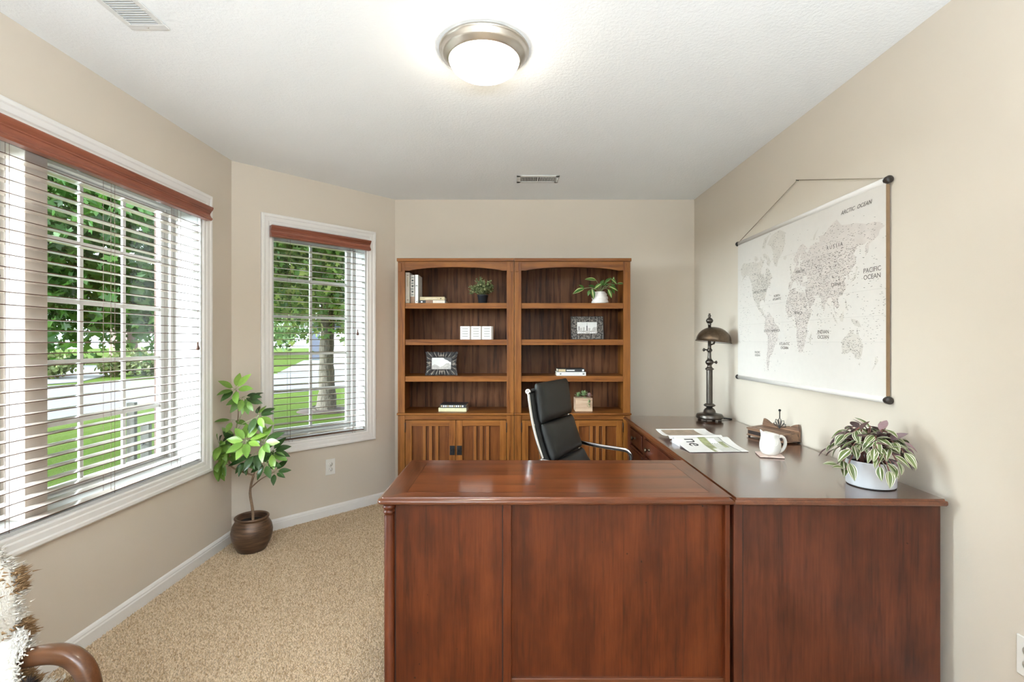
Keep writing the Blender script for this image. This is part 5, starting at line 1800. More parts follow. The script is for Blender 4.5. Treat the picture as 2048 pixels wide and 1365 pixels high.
MB().tube([(MWd - 0.004, 0.004, MHt + 0.008), (apx, 0.014, apz)], 0.0019, 6).build('hanging_cord', 'string', wm)
MB().tube([(apx, 0.006, apz), (apx, 0.022, apz - 0.004)], 0.0018, 6).build('nail', 'iron', wm)

LON0, LON1 = -180.0, 190.0


def mil(lat):
    r = math.radians(lat)
    return 1.25 * math.log(math.tan(PI / 4 + 0.4 * r))


def geo(lon, lat):
    return ((lon - LON0) / (LON1 - LON0) * MWd, MHt * (1 - (0.612 - mil(lat) * 0.2976)))


LANDS = {
    'america': [(-168, 66), (-162, 70), (-156, 71), (-141, 70), (-128, 70), (-115, 69), (-108, 68), (-97, 68), (-94, 72), (-88, 69), (-82, 68), (-86, 65), (-93, 61), (-94, 58), (-88, 57), (-82, 55), (-80, 51), (-78, 55), (-77, 60), (-73, 62), (-65, 59), (-60, 55), (-56, 52), (-65, 49), (-60, 46), (-66, 44), (-70, 43), (-74, 40), (-76, 35), (-81, 31), (-80, 25), (-83, 29), (-90, 30), (-97, 27), (-97, 21), (-91, 18), (-87, 21), (-88, 16), (-83, 15), (-82, 9), (-77, 9), (-80, 7), (-85, 10), (-92, 14), (-100, 17), (-106, 22), (-110, 28), (-114, 31), (-110, 23), (-115, 29), (-120, 34), (-124, 40), (-124, 48), (-130, 54), (-137, 59), (-147, 60), (-154, 58), (-163, 55), (-158, 59), (-165, 61)],
    'baffin': [(-88, 73), (-80, 73), (-68, 70), (-62, 66), (-66, 62), (-74, 65), (-73, 68), (-84, 70)],
    'ellesmere': [(-90, 77), (-82, 82), (-66, 83), (-76, 79), (-80, 76)],
    'victoria': [(-118, 72), (-108, 73), (-102, 70), (-112, 69)],
    'greenland': [(-73, 78), (-60, 82), (-35, 83.4), (-18, 81), (-19, 75), (-25, 70), (-38, 65.5), (-43, 60), (-50, 62), (-54, 67), (-53, 71), (-60, 76)],
    'south_america': [(-77, 8), (-72, 12), (-62, 10.5), (-52, 5), (-50, 0), (-44, -2.5), (-35, -6), (-39, -14), (-41, -22), (-48, -26), (-53, -33), (-58, -38), (-62, -39), (-65, -43), (-66, -48), (-69, -52), (-67, -55), (-73, -53), (-75, -47), (-73, -38), (-71, -30), (-70, -18), (-76, -14), (-81, -5), (-80, 0), (-78, 3)],
    'africa': [(-6, 35.5), (10, 37), (11, 33.5), (20, 31), (32, 31), (35, 27), (37, 20), (43, 12), (51, 12), (47, 4), (41, -2), (39, -8), (40, -15), (35, -20), (33, -27), (27, -34), (19, -35), (15, -27), (12, -17), (13, -8), (9, -1), (9, 4), (4, 6), (-8, 4.5), (-13, 9), (-17, 14), (-16, 22), (-10, 30)],
    'madagascar': [(44, -20), (49, -12.5), (50, -16), (47, -25), (44, -24)],
    'eurasia': [(-9, 37), (-9, 43), (-1, 44), (-4, 48), (2, 51), (8, 54), (8, 57), (11, 56), (20, 54.5), (24, 58), (30, 60), (22, 60), (25, 65), (21, 64), (17, 61), (18, 58), (13, 55.5), (11, 59), (5, 60), (5, 62), (13, 67), (20, 70), (28, 71), (41, 67), (33, 66.5), (38, 64), (44, 66), (46, 68), (55, 68), (60, 69), (68, 68.5), (67, 72), (73, 72), (80, 72.5), (88, 75), (104, 77.5), (113, 74), (127, 73), (140, 72.5), (160, 70), (170, 70), (180, 69), (188, 66), (180, 65), (178, 62), (170, 60), (163, 58), (162, 54), (157, 51), (156, 57), (163, 61), (155, 59), (142, 59), (136, 54), (141, 52), (140, 47), (132, 43), (127.5, 40), (129, 36), (126, 35), (125, 39), (118, 39), (122, 37), (119, 35), (122, 30), (120, 26), (114, 22), (108, 21), (106, 18), (109, 12), (105, 9), (101, 13), (99, 10), (103, 4), (104, 1.5), (100, 6), (98, 10), (97, 17), (92, 22), (87, 21), (80, 15), (80, 11), (77, 8), (74, 15), (72, 21), (66, 25), (57, 26), (55, 25), (59, 22), (52, 16), (44, 12.7), (39, 21), (35, 28), (35, 36), (27, 37), (26, 40), (41, 41), (37, 46), (31, 46.5), (28, 41), (23, 38), (19, 42), (13, 45.5), (18, 40), (16, 38), (9, 44), (3, 43), (-1, 38), (-5, 36)],
    'britain': [(-5, 50), (1, 51), (0, 53), (-3, 56), (-2, 57.5), (-5, 58.5), (-5, 55), (-3, 53), (-5, 52)],
    'iceland': [(-24, 65), (-22, 66.3), (-15, 66.3), (-14, 65), (-19, 63.5)],
    'novaya': [(52, 71), (56, 74), (67, 77), (60, 74), (57, 71)],
    'japan': [(130, 32), (135, 35.5), (140, 40), (141, 45), (145, 43.5), (141, 41), (141, 36), (136, 34)],
    'sumatra': [(95, 5.5), (104, -2), (106, -6), (101, -3)],
    'borneo': [(109, 1), (113, 3), (117, 7), (118, 1), (116, -4), (111, -3)],
    'new_guinea': [(131, -1), (138, -2), (145, -4), (150, -10), (143, -9), (138, -8), (133, -4)],
    'philippines': [(120, 18), (122, 18), (124, 12), (126, 7), (122, 8), (121, 13)],
    'australia': [(114, -22), (122, -18), (130, -12), (136, -12), (136, -15), (141, -17), (142.5, -11), (146, -18), (153, -26), (151, -34), (147, -38), (140, -38), (136, -34), (130, -32), (123, -34), (115, -34.5), (114, -28)],
    'new_zealand': [(173, -35), (178, -38), (175, -41), (171, -44), (167, -46.5), (172, -41)],
    'tasmania': [(145, -41), (148, -41), (147, -43.5)],
}


def in_poly(x, y, poly):
    c_ = False
    j = len(poly) - 1
    for i in range(len(poly)):
        if (poly[i][1] > y) != (poly[j][1] > y) and x < (poly[j][0] - poly[i][0]) * (y - poly[i][1]) / (poly[j][1] - poly[i][1]) + poly[i][0]:
            c_ = not c_
        j = i
    return c_


rs = random.Random(17)
dv, df = [], []
for key, ll in LANDS.items():
    pl_ = [geo(a, b2) for a, b2 in ll]
    MB().prism(pl_, -0.0003, 0.0004).build('land_print', 'land_b' if key in ('africa', 'south_america', 'eurasia') else 'land', cv)
    xs, zs_ = [q[0] for q in pl_], [q[1] for q in pl_]
    area = (max(xs) - min(xs)) * (max(zs_) - min(zs_))
    for _ in range(int(area * 15000)):
        x, z = rs.uniform(min(xs) - 0.008, max(xs) + 0.008), rs.uniform(min(zs_) - 0.008, max(zs_) + 0.008)
        inl = in_poly(x, z, pl_)
        if not inl and rs.random() < 0.93:
            continue
        # names are sparse in the far north
        lat_f = z / MHt
        if lat_f > 0.74 and rs.random() < 0.72:
            continue
        w, h = rs.uniform(0.003, 0.011), rs.uniform(0.0009, 0.0016)
        a = rs.gauss(0, 0.25)
        ca, sa = math.cos(a), math.sin(a)
        o_ = len(dv)
        for (u_, v_) in ((-w / 2, -h / 2), (w / 2, -h / 2), (w / 2, h / 2), (-w / 2, h / 2)):
            dv.append((x + u_ * ca - v_ * sa, -0.0008, z + u_ * sa + v_ * ca))
        df.append((o_, o_ + 1, o_ + 2, o_ + 3))
for _ in range(160):                # islands at sea
    x, z = geo(rs.choice((rs.uniform(150, 188), rs.uniform(-178, -130), rs.uniform(60, 100))), rs.uniform(-25, 20))
    w, h = rs.uniform(0.003, 0.010), rs.uniform(0.0008, 0.0014)
    o_ = len(dv)
    dv += [(x, -0.0006, z), (x + w, -0.0006, z), (x + w, -0.0006, z + h), (x, -0.0006, z + h)]
    df.append((o_, o_ + 1, o_ + 2, o_ + 3))
tag(fast_mesh('place_name_print', dv, df, 4, M['ink'], cv), kind='stuff')
for lat in (66.5, 23.4, 0, -23.4):
    z = geo(0, lat)[1]
    MB().box(0.012, MWd - 0.004, -0.0007, -0.0003, z - 0.0006, z + 0.0006).build('grid_line', 'ink_line', cv)


def mtext(body, lon, lat, size, shear=0.0):
    x, z = geo(lon, lat)
    text(body, size * 0.82, 'ink', cv, basis(Vector((x, -0.0010, z)), Vector((1, 0, 0)), Vector((0, 0, 1)), Vector((0, -1, 0))), thick=0.0001, shear=shear)


mtext('PACIFIC\nOCEAN', 168, 37, 0.034)
mtext('ARCTIC  OCEAN', 140, 79.5, 0.030, 0.3)
mtext('ATLANTIC\nOCEAN', -20, -28, 0.026)
mtext('NORTH\nATLANTIC', -42, 30, 0.022)
mtext('INDIAN\nOCEAN', 76, -16, 0.030)
mtext('SOUTH  AMERICA', -58, -10, 0.026)
mtext('AFRICA', 18, 9, 0.026)
mtext('UNITED  STATES', -98, 40, 0.026)
mtext('EUROPE', 22, 51, 0.024)
mtext('CHINA', 103, 33, 0.026)
mtext('R U S S I A', 100, 63, 0.030)
mtext('PACIFIC\nOCEAN', -105, -38, 0.022)

# ------------------------------------------------------------------ armchair in the near corner
ac = empty('armchair', (-1.265, 0.80, 0), 0, 'wooden armchair with curved walnut arm beneath the wide window', 'chair')
M['walnut'] = wood('chair_walnut', (56, 32, 18), (86, 52, 30), (104, 66, 40), 'x', 0.3, 0.4, fig=5, contrast=0.6, blotch=0.25)
M['seat_fabric'] = plain('oatmeal_fabric', (196, 184, 166), 0.9, var=0.08, vscale=200, bmp=0.4, bscale=600)
OX, OY = -1.23, 0.80


def bar(pts, w, h, name):
    """rounded flat bar through pts (x,z) in a plane of constant y given by 3D points; w across (y), h in plane"""
    pts = [Vector(p) for p in pts]
    vs_, fs_ = [], []
    nn = 14
    for i, p in enumerate(pts):
        t_ = (pts[min(i + 1, len(pts) - 1)] - pts[max(i - 1, 0)]).normalized()
        s = Vector((0, 1, 0))
        u_ = s.cross(t_).normalized()
        hh = h[i] if isinstance(h, list) else h
        for q in range(nn):
            a = 2 * PI * q / nn
            cx_, sx_ = math.cos(a), math.sin(a)
            e_ = 0.55
            vs_.append(p + s * (w / 2 * math.copysign(abs(cx_) ** e_, cx_)) + u_ * (hh / 2 * math.copysign(abs(sx_) ** e_, sx_)))
    for i in range(len(pts) - 1):
        for q in range(nn):
            r = (q + 1) % nn
            fs_.append((i * nn + q, i * nn + r, (i + 1) * nn + r, (i + 1) * nn + q))
    fs_ += [tuple(range(nn)), tuple((len(pts) - 1) * nn + q for q in range(nn))]
    return MB().add(vs_, fs_, 0, True).build(name, 'walnut', ac)


for y in (1.105 - OY, 0.495 - OY):
    arm = [(-1.50, 0.470), (-1.34, 0.505), (-1.20, 0.537), (-1.09, 0.562), (-1.03, 0.576), (-0.985, 0.579), (-0.955, 0.570), (-0.930, 0.546), (-0.917, 0.510), (-0.908, 0.44), (-0.900, 0.33), (-0.890, 0.18), (-0.880, 0.0)]
    pts = [(p.x - OX, y, p.y) for p in catmull([(a, b2) for a, b2 in arm], 5)]
    n_ = len(pts)
    bar(pts, 0.040, [0.036 - 0.008 * max(0, (i / n_ - 0.7)) / 0.3 for i in range(n_)], 'arm_and_front_leg')
    bar([(-1.36 - OX, y, 0.40), (-1.45 - OX, y, 0.2), (-1.53 - OX, y, 0.0)], 0.034, 0.034, 'rear_leg')
    bar([(-1.33 - OX, y, 0.36), (-1.42 - OX, y, 0.62), (-1.49 - OX, y, 0.80)], 0.030, 0.034, 'back_post')
    bar([(-1.40 - OX, y, 0.325), (-1.1 - OX, y, 0.34), (-0.91 - OX, y, 0.35)], 0.026, 0.05, 'side_rail')
MB().box(-0.905 - OX - 0.02, -0.905 - OX + 0.006, -0.30, 0.30, 0.325, 0.37).build('front_rail', 'walnut', ac, 0.004)
for (x, z) in ((-1.35, 0.42), (-1.48, 0.775)):
    MB().box(x - OX - 0.014, x - OX + 0.014, -0.30, 0.30, z - 0.02, z + 0.02).build('back_rail', 'walnut', ac, 0.004)
MB().box(-1.27 - OX, -0.90 - OX, -0.275, 0.275, 0.372, 0.455).build('seat_cushion', 'seat_fabric', ac, 0.03, 4)
MB().box(-0.05, 0.05, -0.27, 0.27, 0.0, 0.36, 0, Matrix.Translation((-1.27 - OX, 0, 0.44)) @ Matrix.Rotation(math.radians(-18), 4, 'Y')).build('back_cushion', 'seat_fabric', ac, 0.03, 4)

# tufted throw over the chair back
th = empty('throw_blanket', (-1.285, 0.80, 0), 0, 'shaggy white and brown tufted throw draped over the armchair back', 'blanket')
M['throw_white'] = plain('throw_white_wool', (232, 226, 216), 0.95, var=0.06, vscale=60, bmp=0.8, bscale=250)
M['throw_tuft_w'] = island_mat('throw_white_tuft', [(238, 232, 224), (222, 214, 202), (244, 240, 232)], 0.95, 0, 0.1)
M['throw_tuft_b'] = island_mat('throw_brown_tuft', [(168, 136, 100), (142, 110, 78), (186, 156, 120)], 0.95, 0, 0.1)
M['throw_tuft_k'] = island_mat('throw_black_tuft', [(48, 42, 40), (66, 58, 54)], 0.95, 0, 0.1)
path = catmull([(-0.985, 0.462), (-1.055, 0.468), (-1.088, 0.505), (-1.094, 0.58), (-1.108, 0.67), (-1.145, 0.757), (-1.19, 0.806), (-1.25, 0.820), (-1.33, 0.80), (-1.40, 0.835), (-1.455, 0.80), (-1.455, 0.66), (-1.435, 0.50)], 6)
cl = [0.0]
for i in range(1, len(path)):
    cl.append(cl[-1] + (path[i] - path[i - 1]).length)
ny = 36
vs_, fs_ = [], []
mb = MB()
G = []
for i, p in enumerate(path):
    t_ = (path[min(i + 1, len(path) - 1)] - path[max(i - 1, 0)]).normalized()
    n2 = Vector((t_.y, -t_.x))
    row = []
    for j in range(ny + 1):
        y = -0.27 + 0.618 * j / ny
        w = 0.012 + 0.012 * noise.noise(Vector((p.x * 9, y * 9, p.y * 9)))
        edge = 0.01 * math.sin(cl[i] * 40)
        q = p + n2 * w * (-1 if False else 1)
        row.append((Vector((q.x - OX, y + (edge if j == ny else 0), q.y)), n2))
    G.append(row)
nr = len(G)
top_ = [v_[0] for r_ in G for v_ in r_]
bot_ = [v_[0] - Vector((v_[1].x, 0, v_[1].y)) * 0.012 for r_ in G for v_ in r_]
mb.v = [tuple(p) for p in top_ + bot_]
K = nr * (ny + 1)
for i in range(nr - 1):
    for j in range(ny):
        a = i * (ny + 1) + j
        mb.f += [(a, a + 1, a + ny + 2, a + ny + 1), (K + a, K + a + ny + 1, K + a + ny + 2, K + a + 1)]
    a, c2 = i * (ny + 1), i * (ny + 1) + ny
    mb.f += [(a, a + ny + 1, K + a + ny + 1, K + a), (c2, K + c2, K + c2 + ny + 1, c2 + ny + 1)]
for j in range(ny):
    mb.f += [(j, K + j, K + j + 1, j + 1), ((nr - 1) * (ny + 1) + j, (nr - 1) * (ny + 1) + j + 1, K + (nr - 1) * (ny + 1) + j + 1, K + (nr - 1) * (ny + 1) + j)]
mb.m = [0] * len(mb.f)
mb.s = [True] * len(mb.f)
mb.build('cloth', 'throw_white', th)
rs = random.Random(30)
tv, tf, tmi = [], [], []
def tuft(base, d, L, r, mi):
    s = d.cross(Vector((rs.gauss(0, 1), rs.gauss(0, 1), rs.gauss(0, 1)))).normalized()
    t2 = d.cross(s)
    o_ = len(tv)
    tv.extend([tuple(base + s * r), tuple(base - s * r * 0.5 + t2 * r * 0.87), tuple(base - s * r * 0.5 - t2 * r * 0.87), tuple(base + d * L)])
    tf.extend([(o_, o_ + 1, o_ + 3), (o_ + 1, o_ + 2, o_ + 3), (o_ + 2, o_, o_ + 3)])
    tmi.extend([mi] * 3)
for _ in range(15000):
    i = rs.randrange(nr)
    j = rs.randrange(ny + 1) if rs.random() < 0.75 else ny
    p, n2 = G[i][j]
    s_ = cl[i] + 0.03 * math.sin(j * 0.5)
    u = (s_ % 0.115) / 0.115
    brown = 0.55 < u < 0.98
    d = Vector((n2.x + rs.gauss(0, 0.5), rs.gauss(0.15 + (1.2 if j == ny else 0), 0.5), n2.y + rs.gauss(0, 0.5) - 0.25)).normalized()
    jit = Vector((rs.gauss(0, 0.004), rs.gauss(0, 0.008), rs.gauss(0, 0.004)))
    if not brown and rs.random() < 0.35:
        continue
    tuft(p + jit, d, rs.uniform(0.010, 0.020) if brown else rs.uniform(0.007, 0.014), rs.uniform(0.0016, 0.003), 1 if brown else 0)
# fold of the throw hanging over the chair's arm (world x, y, z -> th frame)
FX0, FX1 = -1.44, -1.098
cross = catmull([(1.066, 0.40), (1.060, 0.50), (1.066, 0.578), (1.088, 0.604), (1.122, 0.604), (1.144, 0.585), (1.150, 0.50), (1.146, 0.40)], 4)
mf = MB()
fv, ff = [], []
nx_ = 14
TX, TY = -1.285, 0.80
for i in range(nx_ + 1):
    for p in cross:
        x = FX0 + (-1.065 - (p.x - 1.06) * 0.95 - FX0) * i / nx_
        w_ = 0.007 * noise.noise(Vector((x * 14, p.x * 14, p.y * 14)))
        fv.append((x - TX + 0.012 * math.sin(p.y * 30), p.x - TY + w_, p.y + w_))
kc = len(cross)
for i in range(nx_):
    for j in range(kc - 1):
        ff.append((i * kc + j, i * kc + j + 1, (i + 1) * kc + j + 1, (i + 1) * kc + j))
fo = mf.add(fv, ff, 0, True).build('fold', 'throw_white', th)
sd = fo.modifiers.new('thick', 'SOLIDIFY')
sd.thickness = 0.010
sd.offset = 0.0
for _ in range(2600):
    i = rs.randrange(nx_ + 1) if rs.random() < 0.6 else nx_
    j = rs.randrange(kc)
    p = Vector(fv[i * kc + j])
    c0_ = Vector((p.x, 1.105 - TY, 0.50))
    out_ = (p - c0_).normalized()
    d = (out_ + Vector((rs.gauss(0.4 if i == nx_ else 0.1, 0.4), rs.gauss(0, 0.4), rs.gauss(-0.3, 0.4)))).normalized()
    br_ = (0.45 < p.z < 0.475)
    tuft(p + Vector((rs.gauss(0, 0.008), rs.gauss(0, 0.003), rs.gauss(0, 0.006))), d, rs.uniform(0.007, 0.014), rs.uniform(0.0016, 0.0028), 1 if br_ else 0)
for k in range(3):
    base = Vector((-0.985 - OX, 0.250 - 0.06 * k * k, 0.545))
    for _ in range(220):
        d = Vector((rs.gauss(0.25, 0.7), rs.gauss(0.2, 0.7), rs.gauss(0.15, 0.7))).normalized()
        tuft(base, d, rs.uniform(0.016, 0.026), 0.0018, 2)
tag(fast_mesh('tufts', tv, tf, 3, None, th, tmi, [M['throw_tuft_w'], M['throw_tuft_b'], M['throw_tuft_k']]), kind='stuff')

# ------------------------------------------------------------------ outdoors
GZ = -0.32
m, nt, bs = new_mat('lawn')
v = coords(nt)
f1 = tex_noise(nt, v, 40, 4, 0.7)
f2 = tex_noise(nt, v, 0.6, 3)
col = ramp(nt, f1, [(0.3, lin((68, 84, 24))), (0.7, lin((92, 108, 42)))])
col = mixc(nt, col, ramp(nt, f2, [(0.3, (0.82, 0.88, 0.8, 1)), (0.7, (1, 1, 1, 1))]), 1.0, 'MULTIPLY')
nt.links.new(col, bs.inputs['Base Color'])
bs.inputs['Roughness'].default_value = 0.9
bs.inputs['Specular IOR Level'].default_value = 0.08
bump(nt, bs, f1, 0.6, 0.05)
M['lawn'] = m
struct(MB().box(-90, 40, -40, 110, GZ - 0.3, GZ).build('ground_lawn', 'lawn'))
M['asphalt'] = plain('pale_street', (104, 99, 98), 0.85, var=0.12, vscale=18, bmp=0.3, bscale=60)
M['concrete'] = plain('driveway_concrete', (118, 115, 113), 0.85, var=0.06, vscale=5)


def ground_strip(pts, name, mat, h=0.02):
    n_ = len(pts)
    vs_ = [(x, y, GZ + h) for x, y in pts] + [(x, y, GZ - 0.02) for x, y in pts]
    tri = tessellate_polygon([[Vector((x, y, 0)) for x, y in pts]])
    fs_ = [tuple(t_) for t_ in tri] + [(i, (i + 1) % n_, n_ + (i + 1) % n_, n_ + i) for i in range(n_)]
    return struct(MB().add(vs_, fs_).build(name, mat))


near_edge = [(-8.9, -30), (-8.9, 9.0), (-8.75, 12.0), (-7.6, 14.2), (-5.6, 16.8), (-2.6, 19.0), (8, 23)]
far_edge = [(8, 33), (-4, 28.5), (-9.5, 25.5), (-14.5, 21.0), (-17.5, 15.5), (-17.8, 8), (-17.8, -30)]
ground_strip(near_edge + far_edge, 'street', 'asphalt', 0.015)
ground_strip([(-16.8, 19.0), (-24, 33), (-30, 31), (-18.0, 14.0)], 'driveway', 'concrete', 0.03)
ground_strip([(-11.5, 24.0), (-17, 40), (-11.5, 42), (-6.0, 27.0)], 'driveway', 'concrete', 0.03)
ground_strip([(-3.5, 28.0), (-2.5, 45), (3, 45), (2.0, 30.0)], 'driveway', 'concrete', 0.03)
M['mulch'] = plain('mulch', (70, 54, 46), 0.95, var=0.4, vscale=40, bmp=0.8, bscale=40)

M['maple'] = island_mat('maple_leaf', [(54, 85, 31), (78, 114, 44), (42, 70, 27), (97, 130, 57), (64, 97, 37)], 0.45, 0.35)
M['maple2'] = island_mat('street_tree_leaf', [(79, 110, 47), (113, 138, 62), (62, 93, 43), (152, 161, 84), (99, 128, 58)], 0.5, 0.35)
M['bush_leaf'] = island_mat('bush_leaf', [(117, 124, 70), (93, 110, 54), (137, 138, 93), (74, 95, 45)], 0.6, 0.25)
M['far_leaf'] = island_mat('far_tree_leaf', [(103, 133, 79), (128, 152, 98), (84, 113, 67), (148, 165, 113)], 0.6, 0.25)
m, nt, bs = new_mat('tree_bark')
v = coords(nt, (1, 1, 0.18))
f = tex_noise(nt, v, 26, 5, 0.7, 0.6)
nt.links.new(ramp(nt, f, [(0.32, lin((52, 44, 36))), (0.66, lin((112, 102, 88)))]), bs.inputs['Base Color'])
bs.inputs['Roughness'].default_value = 0.95
bump(nt, bs, f, 1.0, 0.04)
M['bark'] = m

MAPLE = np.array([(0, 0), (0.10, 0.30), (0.42, 0.22), (0.36, 0.42), (0.50, 0.62), (0.26, 0.66), (0.16, 0.60), (0.0, 1.0), (-0.16, 0.60), (-0.26, 0.66), (-0.50, 0.62), (-0.36, 0.42), (-0.42, 0.22), (-0.10, 0.30)])
MTRI = np.array([(0, 1, 7), (1, 2, 3), (1, 3, 5), (3, 4, 5), (1, 5, 6), (1, 6, 7), (0, 7, 13), (13, 11, 12), (13, 9, 11), (11, 9, 10), (13, 8, 9), (13, 7, 8)])
OVAL = np.array([(0, 0), (0.28, 0.35), (0.22, 0.75), (0, 1.0), (-0.22, 0.75), (-0.28, 0.35)])
OTRI = np.array([(0, 1, 5), (1, 2, 4), (1, 4, 5), (2, 3, 4)])


def scatter(name, P, size, mat, parent, shape, tri, seed, droop=0.5):
    rg = np.random.default_rng(seed)
    n_ = len(P)
    k = len(shape)
    d = rg.normal(0, 1, (n_, 3))
    d[:, 2] -= droop
    d /= np.linalg.norm(d, axis=1)[:, None]
    r = rg.normal(0, 1, (n_, 3))
    r[:, 2] *= 0.4
    s = np.cross(d, r)
    s /= np.linalg.norm(s, axis=1)[:, None]
    L = rg.uniform(0.7, 1.25, n_)[:, None] * size
    nz = np.cross(s, d)
    V_ = np.zeros((n_, k, 3))
    for i in range(k):
        u_, w_ = shape[i]
        V_[:, i] = P + s * L * u_ + d * L * w_ + nz * L * (0.18 * abs(u_) - 0.15 * w_ * w_)
    Fc = (np.arange(n_)[:, None, None] * k + tri[None]).reshape(-1, 3)
    return tag(fast_mesh(name, V_.reshape(-1, 3), Fc, 3, mat, parent), kind='stuff')


def crown_points(n_, c_, rad, seed, clumps=60, spread=0.55, shell=0.55):
    rg = np.random.default_rng(seed)
    u_ = rg.normal(0, 1, (clumps, 3))
    u_ /= np.linalg.norm(u_, axis=1)[:, None]
    q = rg.uniform(shell, 1.0, clumps)[:, None]
    cc = u_ * q * np.array(rad) + np.array(c_)
    idx = rg.integers(0, clumps, n_)
    return cc[idx] + rg.normal(0, spread, (n_, 3)) * np.array((1, 1, 0.6)), cc


def street_tree(name, loc, trunk, crown_c, rad, n_, size, mat, label, seed, shape, tri, clumps=60, spread=0.5, keep=None, cat='tree', limbs=7, parts=0):
    t = empty(name, loc, 0, label, cat)
    rr_ = random.Random(seed)
    P, cc = crown_points(n_, crown_c, rad, seed, clumps, spread)
    if keep is not None:
        P = P[keep(P + np.array(loc))]
    if parts:
        # the leaves that show largest: nearest to the window
        W_ = P + np.array(loc)
        dist = np.linalg.norm(W_ - np.array((-1.9, 2.4, 1.4)), axis=1)
        od = np.argsort(dist)
        near, P = P[od[:parts]], P[od[parts:]]
        vs_ = [(u_, w_, 0.18 * abs(u_) - 0.15 * w_ * w_) for u_, w_ in shape]
        lmesh = [MB().add(vs_, [tuple(x) for x in tri]).build('leaf', m_, None, fix=False) for m_ in ('maple_near', 'maple_near_b')]
        meshes = [o_.data for o_ in lmesh]
        for o_ in lmesh:
            bpy.data.objects.remove(o_)
        for p in near:
            d = Vector((rr_.gauss(0, 1), rr_.gauss(0, 1), rr_.gauss(-0.5, 1))).normalized()
            s_ = d.cross(Vector((rr_.gauss(0, 1), rr_.gauss(0, 1), rr_.gauss(0, 0.4)))).normalized()
            o_ = bpy.data.objects.new('leaf', meshes[rr_.randrange(2)])
            COL.objects.link(o_)
            o_.parent = t
            o_.matrix_local = basis(Vector(p), s_, d, s_.cross(d)) @ Matrix.Scale(size * rr_.uniform(0.75, 1.2), 4)
    scatter('foliage', P, size, mat, t, shape, tri, seed)
    pts = catmull(trunk[0], 6)
    rads = np.interp(np.linspace(0, 1, len(pts)), np.linspace(0, 1, len(trunk[1])), trunk[1])
    b_ = MB().tube(pts, list(rads), 16)
    b_.v = [tuple(Vector(q) * 1.0 + Vector((noise.noise(Vector(q) * 5), noise.noise(Vector(q) * 5 + Vector((9, 0, 0))), 0)) * 0.03) for q in b_.v]
    b_.build('trunk', 'bark', t)
    top_p = pts[-1]
    for k in range(limbs):
        e_ = Vector(cc[k])
        s_ = pts[-1 - (k % 3)]
        MB().tube([s_, s_.lerp(e_, 0.5) + Vector((0, 0, 0.25)), e_], [rads[-1] * 0.55, rads[-1] * 0.3, 0.02], 7).build('limb', 'bark', t)
    return t


M['maple_near'] = leaf_mat('maple_leaf_near', (70, 108, 40), 0.4, 0.35, 0.3)
M['maple_near_b'] = leaf_mat('maple_leaf_darker', (55, 91, 34), 0.4, 0.35, 0.3)  # darker leaf tone, picked at random per leaf
street_tree('maple_tree', (-7.4, 4.6, GZ), ([(0, 0, 0), (0.05, 0.05, 1.4), (0.2, 0.3, 2.8)], [0.24, 0.17, 0.13]), (1.45, 2.1, 3.75), (2.3, 2.3, 2.3), 15000, 0.17, M['maple'], 'large-leaved green maple close to the wide window', 2, MAPLE, MTRI, 90, 0.42, keep=lambda P: (P[:, 2] > 0.92 + 0.25 * np.sin(P[:, 1] * 3)) & (P[:, 0] < -3.1) & (P[:, 1] < 8.3), parts=300)
street_tree('street_tree', (-4.28, 11.25, GZ), ([(0, 0, 0), (0.02, 0, 0.10), (0.03, 0, 0.45), (0.02, 0, 1.2), (0.05, 0, 2.2), (0.0, 0, 3.2)], [0.36, 0.24, 0.185, 0.16, 0.15, 0.12]), (0.0, 0.0, 4.3), (3.1, 2.7, 2.6), 22000, 0.17, M['maple2'], 'street tree with grey ridged trunk in a mulch ring on the lawn', 5, MAPLE, MTRI, 120, 0.5, keep=lambda P: (P[:, 2] > 1.22 + 0.22 * np.sin(P[:, 0] * 4)) & (P[:, 1] > 8.5), limbs=10)
mr = MB().lathe([(0.62, 0.005), (0.55, 0.035), (0.3, 0.05), (0.0, 0.05)], 28, cap=False)
mr.build('mulch_ring', 'mulch', bpy.data.objects['street_tree'])
# hedge and shrubs across the street
rs = random.Random(40)
for k, (x, y, rx, h, lab) in enumerate(((-20.2, 20.6, 1.7, 1.2, 'pale yellow-green shrub beside the driveway across the street'), (-25.2, 20.2, 1.9, 1.3, 'pale shrub at the far end of the lawn across the street'), (-17.4, 22.6, 1.2, 1.1, 'flowering pale shrub near the driveway corner'))):
    t = empty('shrub', (x, y, GZ), 0, lab, 'shrub', 'shrubs across the street')
    P, cc = crown_points(2600, (0, 0, h * 0.5), (rx, rx * 0.7, h * 0.5), 60 + k, 40, 0.18, 0.3)
    P = P[P[:, 2] > 0.02]
    scatter('foliage', P, 0.22, M['bush_leaf'], t, OVAL, OTRI, 70 + k, -0.3)
    MB().tube([(0, 0, 0), (0.05, 0, h * 0.6)], [0.06, 0.03], 8).build('stem', 'bark', t)
for k, (x, y, rx, h, lab) in enumerate(((-34, 30, 4.5, 7.5, 'big rounded tree far behind the pale shrubs'), (-31, 62, 5, 8, 'tall tree beyond the far driveway'), (-40, 14, 5, 8, 'broad tree beside the far lawn'), (-7.0, 62, 5, 8.5, 'grey-green tree behind the far house'), (-1.5, 47, 4.0, 4.5, 'low silvery tree to the side of the far house'), (-19, 64, 5.5, 9.5, 'tree behind the roof of the far house'))):
    street_tree('far_tree', (x, y, GZ), ([(0, 0, 0), (0.1, 0, h * 0.3), (0, 0.1, h * 0.6)], [0.35, 0.25, 0.15]), (0, 0, h * 0.58), (rx, rx, h * 0.45), 3200, 0.55, M['far_leaf'], lab, 80 + k, OVAL, OTRI, 60, 0.6, limbs=3)

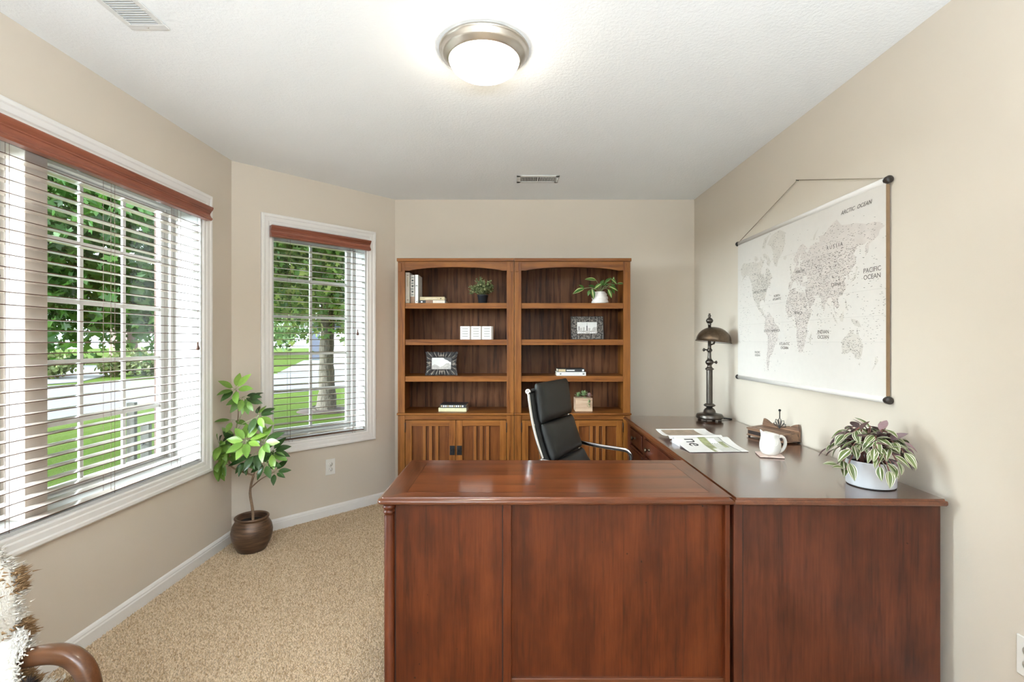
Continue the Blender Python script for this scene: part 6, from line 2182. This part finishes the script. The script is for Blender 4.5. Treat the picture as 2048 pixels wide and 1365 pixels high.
# far house
M['siding'] = plain('lavender_grey_siding', (84, 86, 100), 0.8, var=0.04)
M['roof'] = plain('grey_shingle', (66, 63, 62), 0.9, var=0.2, vscale=30)
M['brick'] = plain('brown_brick', (84, 64, 56), 0.9, var=0.25, vscale=12)


def house(x, y, w, d, h, rz, label, wall='siding'):
    t = empty('house', (x, y, GZ), rz, label, 'house', 'houses across the street')
    MB().box(0, w, 0, d, 0, h).build('walls', wall, t)
    MB().prism([(-0.5, h), (w + 0.5, h), (w / 2, h + w * 0.26)], -0.4, d + 0.4).build('roof', 'roof', t)
    gd = MB().box(w * 0.08, w * 0.46, -0.08, 0.02, 0, h * 0.78).build('garage_door', 'trim', t, 0.02)
    for k in range(1, 4):
        MB().box(w * 0.08, w * 0.46, -0.09, -0.075, h * 0.78 * k / 4 - 0.02, h * 0.78 * k / 4 + 0.02).build('panel_joint', 'ink_light', gd)
    for (a, b_) in ((0.58, 0.70), (0.78, 0.92)):
        wn = MB().box(w * a, w * b_, -0.07, 0.02, h * 0.35, h * 0.80).build('window', 'trim', t)
        MB().box(w * a + 0.1, w * b_ - 0.1, -0.08, -0.06, h * 0.35 + 0.1, h * 0.80 - 0.1).build('pane', 'steel_dark', wn)
    return t


house(-17.0, 41.5, 9.0, 8.0, 3.0, math.radians(14), 'grey-lavender house with white garage door far across the street')
house(-33.0, 42.0, 9.5, 8.0, 3.0, math.radians(48), 'brown brick house behind the pale shrubs', 'brick')
# weathered posts on the lawn
M['grey_wood'] = wood('weathered_post', (58, 55, 50), (76, 73, 67), (88, 84, 78), 'z', 0.9, 0.0, fig=5, contrast=0.6)
pp = Vector((-4.6, 5.93, GZ))
t = empty('lawn_post', pp, 0.3, 'grey wooden post with a smaller meter box beside it on the near lawn', 'post')
MB().box(-0.042, 0.042, -0.042, 0.042, 0, 0.86).build('post', 'grey_wood', t, 0.006)
MB().box(0.10, 0.19, -0.04, 0.05, 0, 0.60).build('meter_box', 'grey_wood', t, 0.006)
MB().lathe([(0.014, 0), (0.014, 0.03), (0, 0.032)], 10, 0, Matrix.Translation((0.135, -0.04, 0.36)) @ Matrix.Rotation(PI / 2, 4, 'X')).build('spout', 'iron', t)
# brick facing outside the wide window
b = MB()
b.box(-2.075, XL - WT - 0.002, U1 + 0.005, 3.18, GZ, 2.7)
b.box(-2.12, XL - WT - 0.002, -1.0, U0 - 0.005, GZ, 2.7)
b.box(-2.12, XL - WT - 0.002, U0 - 0.005, U1 + 0.005, GZ, Z0 - 0.005)
struct(b.build('wall_exterior', 'brick'))
